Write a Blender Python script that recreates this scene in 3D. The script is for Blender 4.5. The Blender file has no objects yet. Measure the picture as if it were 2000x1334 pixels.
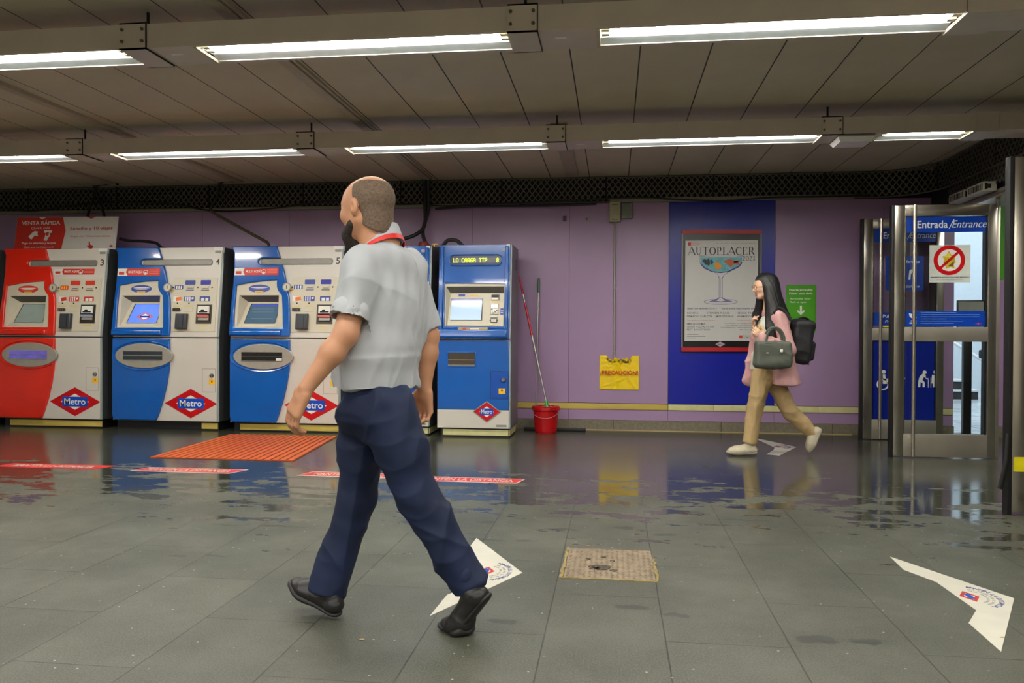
import bpy, bmesh, math, random
import numpy as np
from mathutils import Matrix, Vector
random.seed(7)
SC = bpy.context.scene
COL = SC.collection
# ------------------------------------------------------------------ camera
CAM_H = 1.10
F_PX, YAW, PITCH, ROLL = 1556.03, -.127214, -.009763, .0041977
_f = Vector((math.sin(YAW)*math.cos(PITCH), math.cos(YAW)*math.cos(PITCH), math.sin(PITCH)))
_r = Vector((math.cos(YAW), -math.sin(YAW), 0))
_u = _r.cross(_f)
_r, _u = _r*math.cos(ROLL)+_u*math.sin(ROLL), -_r*math.sin(ROLL)+_u*math.cos(ROLL)
cd = bpy.data.cameras.new('camera'); cam = bpy.data.objects.new('camera', cd); COL.objects.link(cam)
cd.sensor_width = 36; cd.lens = F_PX/2000*36; cd.clip_end = 100
cam.matrix_world = Matrix(((_r.x,_u.x,-_f.x,0),(_r.y,_u.y,-_f.y,0),(_r.z,_u.z,-_f.z,CAM_H),(0,0,0,1)))
SC.camera = cam
# ------------------------------------------------------------------ daylight outside the entrance, exposure
w = bpy.data.worlds.new('overcast_sky'); SC.world = w; w.use_nodes = True
w.node_tree.nodes['Background'].inputs[0].default_value = (.80, .90, 1.0, 1)
w.node_tree.nodes['Background'].inputs[1].default_value = 3.0
SC.view_settings.view_transform = 'Standard'; SC.view_settings.look = 'None'
SC.view_settings.gamma = 1; SC.view_settings.exposure = 0.0; SC.view_settings.use_curve_mapping = False
TUBE = 50.0          # radiance of the fluorescent tubes
LAMP_W = 30.0        # watts of each ceiling lamp behind the camera
def area(name, loc, sx, sy, power, col=(1, .97, .90)):
    l = bpy.data.lights.new(name, 'AREA'); l.shape = 'RECTANGLE'; l.size = sx; l.size_y = sy; l.energy = power; l.color = col
    o = bpy.data.objects.new(name, l); o.location = loc; COL.objects.link(o); return o
for yy in (1.75, -.6, -2.9):        # further rows of the same ceiling lights, above and behind the camera
    for k in range(-3, 2):
        area('ceiling_lamp', (-.474+2.14*k+1.2, yy, 2.64), 1.7, .14, LAMP_W)
area('porch_lamp', (4.3, 6.6, 2.84), 1.2, .2, 60)
def at(px, py, Y):
    """a point of the 2000x1334 picture brought to the depth Y"""
    d = _f + _r*((px-1000)/F_PX) - _u*((py-667)/F_PX)
    t = Y/d.y
    return Vector((d.x*t, Y, CAM_H+d.z*t))
# ------------------------------------------------------------------ materials
def lin(c): c = c/255; return c/12.92 if c <= .04045 else ((c+.055)/1.055)**2.4
def rgb(c): return (lin(c[0]), lin(c[1]), lin(c[2]), 1)
MATS = {}
def M(name, c=(200,200,200), rough=.5, metal=0, var=.06, scale=18, bump=0, coat=0, emis=None, es=0, spec=.5, trans=0):
    if name in MATS: return MATS[name]
    m = bpy.data.materials.new(name); m.use_nodes = True; nt = m.node_tree; b = nt.nodes['Principled BSDF']
    b.inputs['Roughness'].default_value = rough; b.inputs['Metallic'].default_value = metal
    b.inputs['Specular IOR Level'].default_value = spec
    if coat: b.inputs['Coat Weight'].default_value = coat; b.inputs['Coat Roughness'].default_value = .06
    if emis: b.inputs['Emission Color'].default_value = rgb(emis); b.inputs['Emission Strength'].default_value = es
    tc = nt.nodes.new('ShaderNodeTexCoord'); n = nt.nodes.new('ShaderNodeTexNoise')
    n.inputs['Scale'].default_value = scale; n.inputs['Detail'].default_value = 4
    nt.links.new(tc.outputs['Object'], n.inputs['Vector'])
    r = nt.nodes.new('ShaderNodeValToRGB'); C = rgb(c)
    r.color_ramp.elements[0].position = .3; r.color_ramp.elements[1].position = .7
    r.color_ramp.elements[0].color = tuple(x*(1-var) for x in C[:3])+(1,)
    r.color_ramp.elements[1].color = tuple(min(1, x*(1+var)) for x in C[:3])+(1,)
    nt.links.new(n.outputs['Fac'], r.inputs[0]); nt.links.new(r.outputs[0], b.inputs['Base Color'])
    if bump:
        bp = nt.nodes.new('ShaderNodeBump'); bp.inputs['Strength'].default_value = bump; bp.inputs['Distance'].default_value = .005
        nt.links.new(n.outputs['Fac'], bp.inputs['Height']); nt.links.new(bp.outputs[0], b.inputs['Normal'])
    MATS[name] = m; return m
def glass_mat(name, tint=(.93,.96,.95)):
    m = bpy.data.materials.new(name); m.use_nodes = True; nt = m.node_tree; nt.nodes.clear()
    o = nt.nodes.new('ShaderNodeOutputMaterial'); t = nt.nodes.new('ShaderNodeBsdfTransparent'); g = nt.nodes.new('ShaderNodeBsdfGlossy')
    t.inputs[0].default_value = (*tint, 1); g.inputs['Roughness'].default_value = .02
    f = nt.nodes.new('ShaderNodeFresnel'); f.inputs[0].default_value = 1.45; x = nt.nodes.new('ShaderNodeMixShader')
    nt.links.new(f.outputs[0], x.inputs[0]); nt.links.new(t.outputs[0], x.inputs[1]); nt.links.new(g.outputs[0], x.inputs[2]); nt.links.new(x.outputs[0], o.inputs[0])
    return m
PURPLE = M('purple_panel_lacquer', (164,134,171), .34, var=.03, scale=2, bump=.02)
BLUEWALL = M('deep_blue_panel', (2,22,150), .3, var=.05, scale=3)
WHITE = M('warm_white_enamel', (212,205,194), .32, var=.02, scale=3)
CREAM = M('cream_plastic', (208,200,178), .4, var=.02)
RED = M('machine_red_gloss', (214,30,8), .22, coat=.7, var=.05, scale=5)
BLUE = M('machine_blue_gloss', (0,84,168), .2, coat=.7, var=.04, scale=5)
BODY = M('machine_side_slate', (66,70,72), .45, var=.06)
EDGE = M('machine_edge_grey_green', (140,152,150), .35)
GREYM = M('satin_grey_metal', (168,162,150), .4, metal=.25)
SIDEB = M('machine_side_silver_grey', (124,120,126), .4, metal=.25, var=.1, scale=4)
BLACK = M('black_plastic', (24,24,26), .4)
DARK = M('dark_grey_plastic', (58,60,66), .35)
DBLACK = M('deep_black_recess', (10,10,11), .6)
CHROME = M('chrome', (200,200,200), .12, metal=1)
STEEL = M('polished_steel', (204,197,184), .24, metal=.95, var=.1, scale=3, bump=.04)
BRUSH = M('brushed_steel', (186,179,164), .42, metal=.8, var=.1, scale=4, bump=.03)
RUBBER = M('black_rubber', (20,20,20), .55)
YEL = M('yellow_strip', (196,172,84), .45, var=.06, scale=8)
PALEY = M('pale_yellow_strip', (214,208,150), .45)
SIGNY = M('yellow_sign_vinyl', (250,212,8), .45, var=.05, scale=12)
STY = M('yellow_sticker', (240,190,20), .4)
BRY = M('bright_yellow_tape', (248,232,20), .4)
LOGOR = M('logo_red', (190,0,12), .35)
LOGOB = M('logo_blue', (8,70,180), .35)
PRW = M('printed_white', (235,232,225), .45, var=.02)
PRK = M('printed_black', (22,22,24), .45)
PRR = M('printed_red', (205,52,38), .45)
PRB = M('printed_blue', (52,66,150), .45)
PRG = M('printed_grey', (140,140,138), .45)
ORANGE = M('printed_orange', (232,120,50), .45)
CEILM = None
CONC = M('grey_concrete', (150,146,138), .8, var=.12, scale=6, bump=.3)
BEAMM = M('beam_grey_paint', (200,188,174), .38, var=.05, scale=5)
GLASS = glass_mat('clear_glass')
# ------------------------------------------------------------------ mesh builder
def NI(x): return Matrix.Identity(4) if x is None else x
class MB:
    def __init__(s, M0=None): s.v=[]; s.f=[]; s.mi=[]; s.sm=[]; s.mats=[]; s.M=NI(M0)
    def m(s, mat):
        if mat not in s.mats: s.mats.append(mat)
        return s.mats.index(mat)
    def add(s, vs, fs, mat, smooth=False, M=None):
        T = s.M @ M if M is not None else s.M
        k = len(s.v); s.v += [tuple(T @ Vector(v)) for v in vs]
        i = s.m(mat)
        for f in fs: s.f.append([k+a for a in f]); s.mi.append(i); s.sm.append(smooth)
        return s
    def box(s, x0,x1,y0,y1,z0,z1, mat, bev=0, M=None):
        if bev:
            bm = bmesh.new(); bmesh.ops.create_cube(bm, size=1)
            for v in bm.verts: v.co = Vector(((x0+x1)/2+v.co.x*(x1-x0),(y0+y1)/2+v.co.y*(y1-y0),(z0+z1)/2+v.co.z*(z1-z0)))
            bmesh.ops.bevel(bm, geom=bm.edges[:], offset=bev, segments=2, affect='EDGES', profile=.6)
            s.bm(bm, mat, M, True); return s
        v=[(x,y,z) for x in (x0,x1) for y in (y0,y1) for z in (z0,z1)]
        return s.add(v, [(0,1,3,2),(4,6,7,5),(0,4,5,1),(2,3,7,6),(0,2,6,4),(1,5,7,3)], mat, False, M)
    def bm(s, bm, mat, M=None, smooth=False):
        bm.verts.ensure_lookup_table()
        for i,v in enumerate(bm.verts): v.index=i
        s.add([v.co[:] for v in bm.verts], [[v.index for v in f.verts] for f in bm.faces], mat, smooth, M); bm.free(); return s
    def mesh(s, me, mat, M=None, smooth=False):
        s.add([v.co[:] for v in me.vertices], [list(p.vertices) for p in me.polygons], mat, smooth, M)
        bpy.data.meshes.remove(me); return s
    def tube(s, pts, r, mat, n=10, caps=True, closed=False, flat=None):
        P=[Vector(p) for p in pts]; R=r if isinstance(r,(list,tuple)) else [r]*len(P)
        V=[];Fc=[];up=None
        for i,p in enumerate(P):
            if closed: t=(P[(i+1)%len(P)]-P[i-1]).normalized()
            else: t=(P[min(i+1,len(P)-1)]-P[max(i-1,0)]).normalized()
            if up is None:
                up = Vector((0,0,1)) if abs(t.z)<.9 else Vector((1,0,0))
            a=(up-t*up.dot(t)).normalized(); up=a; b=t.cross(a)
            fa = flat if flat else 1
            for k in range(n):
                q=2*math.pi*k/n; V.append(p+a*(R[i]*math.cos(q))+b*(R[i]*fa*math.sin(q)))
        L=len(P)
        for i in range(L if closed else L-1):
            j=(i+1)%L
            for k in range(n): Fc.append((i*n+k, i*n+(k+1)%n, j*n+(k+1)%n, j*n+k))
        if caps and not closed: Fc += [tuple(range(n))[::-1], tuple((L-1)*n+k for k in range(n))]
        return s.add(V, Fc, mat, True)
    def cyl(s, p0, p1, r, mat, r2=None, n=20):
        return s.tube([p0, p1], [r, r if r2 is None else r2], mat, n)
    def ell(s, c, r, mat, nu=20, nv=12, M=None):
        V=[];Fc=[]
        for i in range(nv+1):
            th=math.pi*i/nv
            for k in range(nu):
                q=2*math.pi*k/nu; V.append((c[0]+r[0]*math.sin(th)*math.cos(q), c[1]+r[1]*math.sin(th)*math.sin(q), c[2]+r[2]*math.cos(th)))
        for i in range(nv):
            for k in range(nu): Fc.append((i*nu+k,(i+1)*nu+k,(i+1)*nu+(k+1)%nu,i*nu+(k+1)%nu))
        return s.add(V,Fc,mat,True,M)
    def lathe(s, prof, mat, c=(0,0,0), n=32, M=None):
        V=[];Fc=[]
        for r,z in prof:
            for k in range(n): q=2*math.pi*k/n; V.append((c[0]+r*math.cos(q),c[1]+r*math.sin(q),c[2]+z))
        for i in range(len(prof)-1):
            for k in range(n): Fc.append((i*n+k,i*n+(k+1)%n,(i+1)*n+(k+1)%n,(i+1)*n+k))
        return s.add(V,Fc,mat,True,M)
    # flat outlines: in the builder's own x-y plane, thickness along z (w0..w1), holes allowed
    def shape(s, loops, mat, w0=0, w1=.001, bev=0, M=None, smooth=None):
        c=bpy.data.curves.new('c','CURVE'); c.dimensions='2D'; c.fill_mode='BOTH'
        if loops and not isinstance(loops[0][0],(tuple,list,Vector)): loops=[loops]
        for L in loops:
            sp=c.splines.new('POLY'); sp.points.add(len(L)-1)
            for p,q in zip(sp.points,L): p.co=(q[0],q[1],0,1)
            sp.use_cyclic_u=True
        h=(w1-w0)/2
        bev=min(bev,h*.98); c.extrude=max(h-bev,0); c.bevel_depth=bev; c.bevel_resolution=2 if bev else 0
        if bev: c.offset=-bev
        o=bpy.data.objects.new('o',c); me=bpy.data.meshes.new_from_object(o); bpy.data.objects.remove(o); bpy.data.curves.remove(c)
        T=Matrix.Translation((0,0,(w0+w1)/2)); T = (M@T) if M is not None else T
        return s.mesh(me, mat, T, bool(bev) if smooth is None else smooth)
    def rect(s, x0,y0,x1,y1, mat, w0=0, w1=.001, bev=0, rad=0, M=None):
        x0,x1=min(x0,x1),max(x0,x1); y0,y1=min(y0,y1),max(y0,y1)
        if rad: return s.shape(rrect(x0,y0,x1,y1,rad), mat, w0, w1, bev, M)
        if not bev: return s.box(x0,x1,y0,y1,w0,w1,mat,0,M)
        return s.shape([(x0,y0),(x1,y0),(x1,y1),(x0,y1)], mat, w0, w1, bev, M)
    def text(s, body, u, v, h, mat, w=None, al='C', shear=0, bold=0, z=.001, th=.0006, M=None):
        t=bpy.data.curves.new('t','FONT'); t.body=body; t.size=h/.69; t.shear=shear; t.offset=bold*h; t.extrude=th/2; t.resolution_u=3
        o=bpy.data.objects.new('o',t); me=bpy.data.meshes.new_from_object(o); bpy.data.objects.remove(o); bpy.data.curves.remove(t)
        if not len(me.vertices): return s
        a=min(q.co.x for q in me.vertices); b=max(q.co.x for q in me.vertices); k=(w/(b-a)) if w else 1; W=(b-a)*k
        x={'C':u-W/2,'L':u,'R':u-W}[al]
        T=Matrix.Translation((x-a*k, v, z+th/2))@Matrix.Diagonal((k,1,1,1)); T=(M@T) if M is not None else T
        return s.mesh(me, mat, T)
    def build(s, name, parent=None, label=None, loc=None):
        me=bpy.data.meshes.new(name); off=Vector(loc) if loc else Vector((0,0,0))
        me.from_pydata([tuple(Vector(v)-off) for v in s.v], [], s.f)
        for mt in s.mats: me.materials.append(mt)
        me.polygons.foreach_set('material_index', s.mi); me.polygons.foreach_set('use_smooth', s.sm)
        if any(s.sm):
            try: me.set_sharp_from_angle(angle=math.radians(38))
            except Exception: pass
        me.update(); o=bpy.data.objects.new(name, me); COL.objects.link(o)
        if loc: o.location=off
        if parent: o.parent=parent
        if label: o['label']=label
        return o
def rrect(x0,y0,x1,y1,r,n=6):
    P=[]
    for cx,cy,a in ((x1-r,y0+r,-90),(x1-r,y1-r,0),(x0+r,y1-r,90),(x0+r,y0+r,180)):
        for k in range(n+1): q=math.radians(a+90*k/n); P.append((cx+r*math.cos(q),cy+r*math.sin(q)))
    return P
def ellp(cx,cy,rx,ry,n=40): return [(cx+rx*math.cos(2*math.pi*k/n),cy+ry*math.sin(2*math.pi*k/n)) for k in range(n)]
def smooth_path(P, n=8, closed=False):
    P=[Vector(p) for p in P]; out=[]; L=len(P)
    for i in range(L if closed else L-1):
        g=lambda k: P[k%L] if closed else P[max(0,min(L-1,k))]
        a,b,c,d=g(i-1),g(i),g(i+1),g(i+2)
        for k in range(n):
            t=k/n; out.append(.5*((2*b)+(c-a)*t+(2*a-5*b+4*c-d)*t*t+(3*b-a-3*c+d)*t**3))
    if not closed: out.append(P[-1])
    return out
def thing(name, label, cat, loc=(0,0,0), rz=0, group=None):
    o=bpy.data.objects.new(name, None); o.empty_display_size=.1; COL.objects.link(o); o.location=loc; o.rotation_euler=(0,0,rz)
    o['label']=label; o['category']=cat
    if group: o['group']=group
    return o
def tag(o, label, cat, group=None):
    o['label']=label; o['category']=cat
    if group: o['group']=group
    return o
def struct(o): o['kind']='structure'; return o
FRONT = Matrix(((1,0,0,0),(0,0,-1,0),(0,1,0,0),(0,0,0,1)))      # x-y drawing stood upright facing the hall (-Y)
def T3(x,y,z): return Matrix.Translation((x,y,z))
def metro_logo(mb, cx, cy, hw, hh, w, M=None, txt=True, ground=PRW):
    inn=.56
    mb.shape([(cx-hw,cy),(cx,cy-hh),(cx+hw,cy),(cx,cy+hh)], LOGOR, w, w+.0015, M=M)
    mb.shape([(cx-hw*inn,cy),(cx,cy-hh*inn),(cx+hw*inn,cy),(cx,cy+hh*inn)], ground, w+.0016, w+.0022, M=M)
    mb.rect(cx-hw*.5,cy-hh*.34,cx+hw*.5,cy+hh*.34, LOGOB, w+.0024, w+.003, M=M)
    if txt: mb.text('Metro', cx, cy-hh*.19, hh*.42, PRW, w=hw*.84, bold=.02, z=w+.0032, M=M)
# ================================================================== the hall
def nodemat(name):
    m=bpy.data.materials.new(name); m.use_nodes=True; nt=m.node_tree; return m,nt,nt.nodes['Principled BSDF']
def mnode(nt,op,a,b=None,clamp=False):
    n=nt.nodes.new('ShaderNodeMath'); n.operation=op; n.use_clamp=clamp
    for i,x in enumerate((a,b)):
        if x is None: continue
        if isinstance(x,(int,float)): n.inputs[i].default_value=x
        else: nt.links.new(x,n.inputs[i])
    return n.outputs[0]
def noise(nt,vec,scale,detail=4,rough=.5):
    n=nt.nodes.new('ShaderNodeTexNoise'); n.inputs['Scale'].default_value=scale; n.inputs['Detail'].default_value=detail; n.inputs['Roughness'].default_value=rough
    nt.links.new(vec,n.inputs['Vector']); return n.outputs['Fac']
def mixc(nt,fac,a,b):
    n=nt.nodes.new('ShaderNodeMix'); n.data_type='RGBA'
    if isinstance(fac,(int,float)): n.inputs[0].default_value=fac
    else: nt.links.new(fac,n.inputs[0])
    for i,x in ((6,a),(7,b)):
        if isinstance(x,tuple): n.inputs[i].default_value=x
        else: nt.links.new(x,n.inputs[i])
    return n.outputs[2]
def maprange(nt,v,a,b,c=0,d=1):
    n=nt.nodes.new('ShaderNodeMapRange'); n.interpolation_type='SMOOTHSTEP'; nt.links.new(v,n.inputs[0])
    for i,x in enumerate((a,b,c,d)): n.inputs[i+1].default_value=x
    return n.outputs[0]
PRINTS=[(float(at(px,py,1).x*CAM_H/(CAM_H-at(px,py,1).z)),float(CAM_H/(CAM_H-at(px,py,1).z)),rx,ry) for px,py,rx,ry in ((1595,1250,.085,.045),(1690,1252,.06,.035),(1235,1186,.075,.04),(1325,1202,.05,.03),(950,1054,.12,.02),(1020,1056,.06,.02),(350,1085,.06,.022),(425,1085,.08,.018),(1220,1031,.07,.03),(1300,1045,.07,.03),(950,1020,.07,.03),(1100,1034,.10,.03),(1350,1000,.07,.03),(1460,1016,.16,.03),(1640,958,.1,.04),(980,1215,.06,.03),(1480,842,.18,.10),(1230,851,.45,.13),(1690,996,.16,.02),(1790,1010,.12,.02),(540,1027,.10,.02),(440,1025,.1,.016))]
def floor_material():
    m,nt,b=nodemat('dark_granite_slabs'); g=nt.nodes.new('ShaderNodeNewGeometry'); P=g.outputs['Position']
    sx=nt.nodes.new('ShaderNodeSeparateXYZ'); nt.links.new(P,sx.inputs[0]); X,Y=sx.outputs[0],sx.outputs[1]
    cb=nt.nodes.new('ShaderNodeCombineXYZ'); nt.links.new(mnode(nt,'SUBTRACT',Y,2.42-9.4),cb.inputs[0]); nt.links.new(mnode(nt,'ADD',X,-.19+8.72),cb.inputs[1])
    br=nt.nodes.new('ShaderNodeTexBrick'); nt.links.new(cb.outputs[0],br.inputs['Vector']); br.offset=.5; br.squash=1
    br.inputs['Scale'].default_value=1; br.inputs['Brick Width'].default_value=.94; br.inputs['Row Height'].default_value=.436
    br.inputs['Mortar Size'].default_value=.0028; br.inputs['Mortar Smooth'].default_value=.3; br.inputs['Bias'].default_value=0
    br.inputs['Color1'].default_value=rgb((91,94,84)); br.inputs['Color2'].default_value=rgb((102,105,93)); br.inputs['Mortar'].default_value=rgb((48,46,42))
    grain=noise(nt,P,150,4,.75); patch=noise(nt,P,1.6,5,.6)
    col=mixc(nt,maprange(nt,grain,.38,.64),rgb((52,54,50)),rgb((176,176,160)))
    base=nt.nodes.new('ShaderNodeMix'); base.data_type='RGBA'; base.blend_type='MULTIPLY'; base.inputs[0].default_value=.75
    base2=nt.nodes.new('ShaderNodeMix'); base2.data_type='RGBA'; base2.blend_type='OVERLAY'; base2.inputs[0].default_value=.75
    nt.links.new(br.outputs['Color'],base2.inputs[6]); nt.links.new(col,base2.inputs[7])
    c2=mixc(nt,maprange(nt,patch,.35,.75),base2.outputs[2],rgb((118,118,104)))
    c3=mixc(nt,.35,base2.outputs[2],c2)
    vo=nt.nodes.new('ShaderNodeTexVoronoi'); vo.inputs['Scale'].default_value=26; nt.links.new(P,vo.inputs['Vector'])
    speck=maprange(nt,vo.outputs['Distance'],.13,.09)
    vc=nt.nodes.new('ShaderNodeSeparateXYZ'); nt.links.new(vo.outputs['Color'],vc.inputs[0])
    speck=mnode(nt,'MULTIPLY',speck,mnode(nt,'GREATER_THAN',vc.outputs[0],.86))
    c4=mixc(nt,mnode(nt,'MULTIPLY',speck,.8),c3,rgb((190,186,170)))
    # standing water left by the mop: solid near the wall, breaking up towards the camera
    st=nt.nodes.new('ShaderNodeMapping'); st.inputs['Scale'].default_value=(1.0,2.3,1); nt.links.new(P,st.inputs[0])
    n1=noise(nt,st.outputs[0],2.2,9,.66); n2=noise(nt,P,.7,3,.5)
    wv=mnode(nt,'ADD',mnode(nt,'ADD',Y,mnode(nt,'MULTIPLY',mnode(nt,'SUBTRACT',n1,.5),8.5)),mnode(nt,'MULTIPLY',mnode(nt,'SUBTRACT',n2,.5),1.4))
    wet=maprange(nt,wv,5.1,5.5)
    damp=maprange(nt,wv,4.0,5.2)
    c5=mixc(nt,mnode(nt,'MULTIPLY',wet,.42),c4,rgb((38,39,36)))
    # damp shoe prints
    vx=nt.nodes.new('ShaderNodeVectorMath'); vx.operation='MULTIPLY_ADD'; nn=nt.nodes.new('ShaderNodeTexNoise'); nn.inputs['Scale'].default_value=14; nn.inputs['Detail'].default_value=5; nt.links.new(P,nn.inputs['Vector'])
    nt.links.new(nn.outputs['Color'],vx.inputs[0]); vx.inputs[1].default_value=(.10,.10,0); nt.links.new(P,vx.inputs[2])
    acc=None
    for (fx,fy,rx,ry) in PRINTS:
        mp=nt.nodes.new('ShaderNodeMapping'); mp.vector_type='POINT'; mp.inputs['Scale'].default_value=(1/rx,1/ry,0); mp.inputs['Location'].default_value=(-(fx+.05)/rx,-(fy+.05)/ry,0); nt.links.new(vx.outputs[0],mp.inputs[0])
        ln=nt.nodes.new('ShaderNodeVectorMath'); ln.operation='LENGTH'; nt.links.new(mp.outputs[0],ln.inputs[0])
        q=maprange(nt,ln.outputs['Value'],1.05,.75); acc=q if acc is None else mnode(nt,'MAXIMUM',acc,q)
    c5=mixc(nt,mnode(nt,'MULTIPLY',acc,mnode(nt,'MULTIPLY',maprange(nt,grain,.3,.6,.45,1),.85)),c5,rgb((40,41,36)))
    nt.links.new(c5,b.inputs['Base Color'])
    dry=maprange(nt,noise(nt,P,3.0,5,.6),.3,.7,.40,.50)
    mr=nt.nodes.new('ShaderNodeMix'); nt.links.new(wet,mr.inputs[0]); nt.links.new(dry,mr.inputs[2]); nt.links.new(maprange(nt,Y,5.4,7.4,.06,.24),mr.inputs[3])
    nt.links.new(mr.outputs[0],b.inputs['Roughness'])
    b.inputs['Specular IOR Level'].default_value=.6
    bp=nt.nodes.new('ShaderNodeBump'); bp.inputs['Distance'].default_value=.002
    hh=mnode(nt,'ADD',mnode(nt,'MULTIPLY',br.outputs['Fac'],-1.0),mnode(nt,'MULTIPLY',grain,.35))
    nt.links.new(mnode(nt,'SUBTRACT',1.0,mnode(nt,'MULTIPLY',wet,.93)),bp.inputs['Strength'])
    nt.links.new(hh,bp.inputs['Height']); nt.links.new(bp.outputs[0],b.inputs['Normal'])
    return m
def ceiling_material():
    m,nt,b=nodemat('ceiling_panels'); g=nt.nodes.new('ShaderNodeNewGeometry'); P=g.outputs['Position']
    sx=nt.nodes.new('ShaderNodeSeparateXYZ'); nt.links.new(P,sx.inputs[0])
    f=mnode(nt,'FRACT',mnode(nt,'MULTIPLY',mnode(nt,'ADD',sx.outputs[0],22-.03),1/.4425))
    d=mnode(nt,'ABSOLUTE',mnode(nt,'SUBTRACT',f,.5)); line=maprange(nt,d,.488,.494)
    idx=mnode(nt,'FLOOR',mnode(nt,'MULTIPLY',mnode(nt,'ADD',sx.outputs[0],22-.03),1/.4425))
    wn=nt.nodes.new('ShaderNodeTexWhiteNoise'); wn.noise_dimensions='1D'; nt.links.new(idx,wn.inputs['W'])
    n=noise(nt,P,1.3,5,.6)
    c=mixc(nt,maprange(nt,n,.3,.75),rgb((200,191,166)),rgb((214,205,182)))
    c=mixc(nt,mnode(nt,'MULTIPLY',wn.outputs['Value'],.35),c,rgb((188,176,156)))
    c=mixc(nt,line,c,rgb((60,55,48)))
    nt.links.new(c,b.inputs['Base Color']); b.inputs['Roughness'].default_value=.55
    bp=nt.nodes.new('ShaderNodeBump'); bp.inputs['Distance'].default_value=.006; bp.invert=True
    nt.links.new(line,bp.inputs['Height']); nt.links.new(bp.outputs[0],b.inputs['Normal'])
    return m
CEIL=2.90; WALL=9.20; RX=3.42
a=MB(); a.box(-9,9,-5,WALL+.3,-.2,0,floor_material()); struct(a.build('floor'))
a=MB(); a.box(-9,9,-5,WALL+.3,CEIL,CEIL+.2,ceiling_material()); struct(a.build('ceiling'))
DKW=M('dark_backing',(28,26,28),.8); PLAIN=M('plain_hall_wall',(205,198,188),.7)
# back wall: backing with the street opening, lacquered panels, plinth
OX0,OX1,OZ=3.665,4.075,2.35
a=MB()
a.box(-9,OX0,WALL+.012,WALL+.3,0,CEIL,DKW); a.box(OX1,9,WALL+.012,WALL+.3,0,CEIL,DKW); a.box(OX0,OX1,WALL+.012,WALL+.3,OZ,CEIL,DKW)
J=[-9,-7.28,-6.14,-5.0,-3.89,-2.77,-1.648,-.516,.613,1.781,2.93,OX0]
for x0,x1 in zip(J[:-1],J[1:]):
    if abs(x0-.613)<.01:
        a.box(x0+.002,x1-.002,WALL-.002,WALL+.01,.31,2.60,BLUEWALL)
    else: a.box(x0+.002,x1-.002,WALL,WALL+.012,.31,2.60,PURPLE)
    a.box(x0+.002,x1-.002,WALL,WALL+.012,.118,.235,PURPLE)
for x0,x1 in ((OX1,5.2),(5.2,6.3)):
    a.box(x0+.002,x1-.002,WALL,WALL+.012,.118,2.60,PURPLE)
a.box(OX0,OX1,WALL,WALL+.012,OZ,2.6,PURPLE)
struct(a.build('wall_back'))
a=MB()
xs=[-9]+[x/10 for x in range(-84,40,12)]+[OX0]
for x0,x1 in zip(xs[:-1],xs[1:]): a.box(x0+.002,x1-.002,WALL-.03,WALL+.01,0,.116,M('stone_plinth',(118,110,92),.6,var=.2,scale=30,bump=.2))
a.box(OX1,9,WALL-.03,WALL+.01,0,.116,MATS['stone_plinth'])
struct(a.build('baseboard_back'))
a=MB(); a.box(-.9,2.6,WALL-.06,WALL-.035,0,.012,M('tan_floor_trim',(170,150,110),.5)); struct(a.build('trim_1'))
# yellow guide strips on the wall
a=MB(); a.box(-8.9,.612,WALL-.012,WALL+.005,.238,.305,YEL,.003); struct(a.build('trim_2'))
a=MB()
for x0,x1 in ((.617,1.12),(1.123,1.65),(1.653,2.25),(2.253,2.85),(2.853,3.66)): a.box(x0,x1,WALL-.012,WALL+.005,.238,.305,PALEY,.003)
struct(a.build('trim_3'))
a=MB(); a.box(-9,-9+.1,-5,WALL+.3,0,CEIL,PLAIN); struct(a.build('wall_left'))
a=MB(); a.box(-9,9,-5,-4.9,0,CEIL,PLAIN); struct(a.build('wall_front'))
# entrance side: wall over and beside the doors
a=MB()
a.box(RX,RX+.16,-4.9,3.0,0,CEIL,PLAIN); a.box(RX,RX+.16,3.0,WALL,2.40,CEIL,DKW)
struct(a.build('wall_right'))
a=MB(); a.box(8.9,9,-4.9,WALL,0,CEIL,PLAIN); struct(a.build('wall_east'))
def header(y0,y1,nm):
    a=MB(); a.box(RX-.06,RX+.18,y0,y1,2.335,2.40,BRUSH,.004); a.box(RX-.07,RX-.05,y0,y1,2.35,2.37,STEEL); struct(a.build(nm))
header(3.0,WALL,'trim_4')
a=MB()
for y0,y1 in ((8.93,WALL-.035),(7.62,7.66),(5.30,5.40),(3.0,3.1)): a.box(RX-.03,RX+.0,y0,y1,0,2.36,BRUSH,.004)
struct(a.build('trim_5'))
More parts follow.
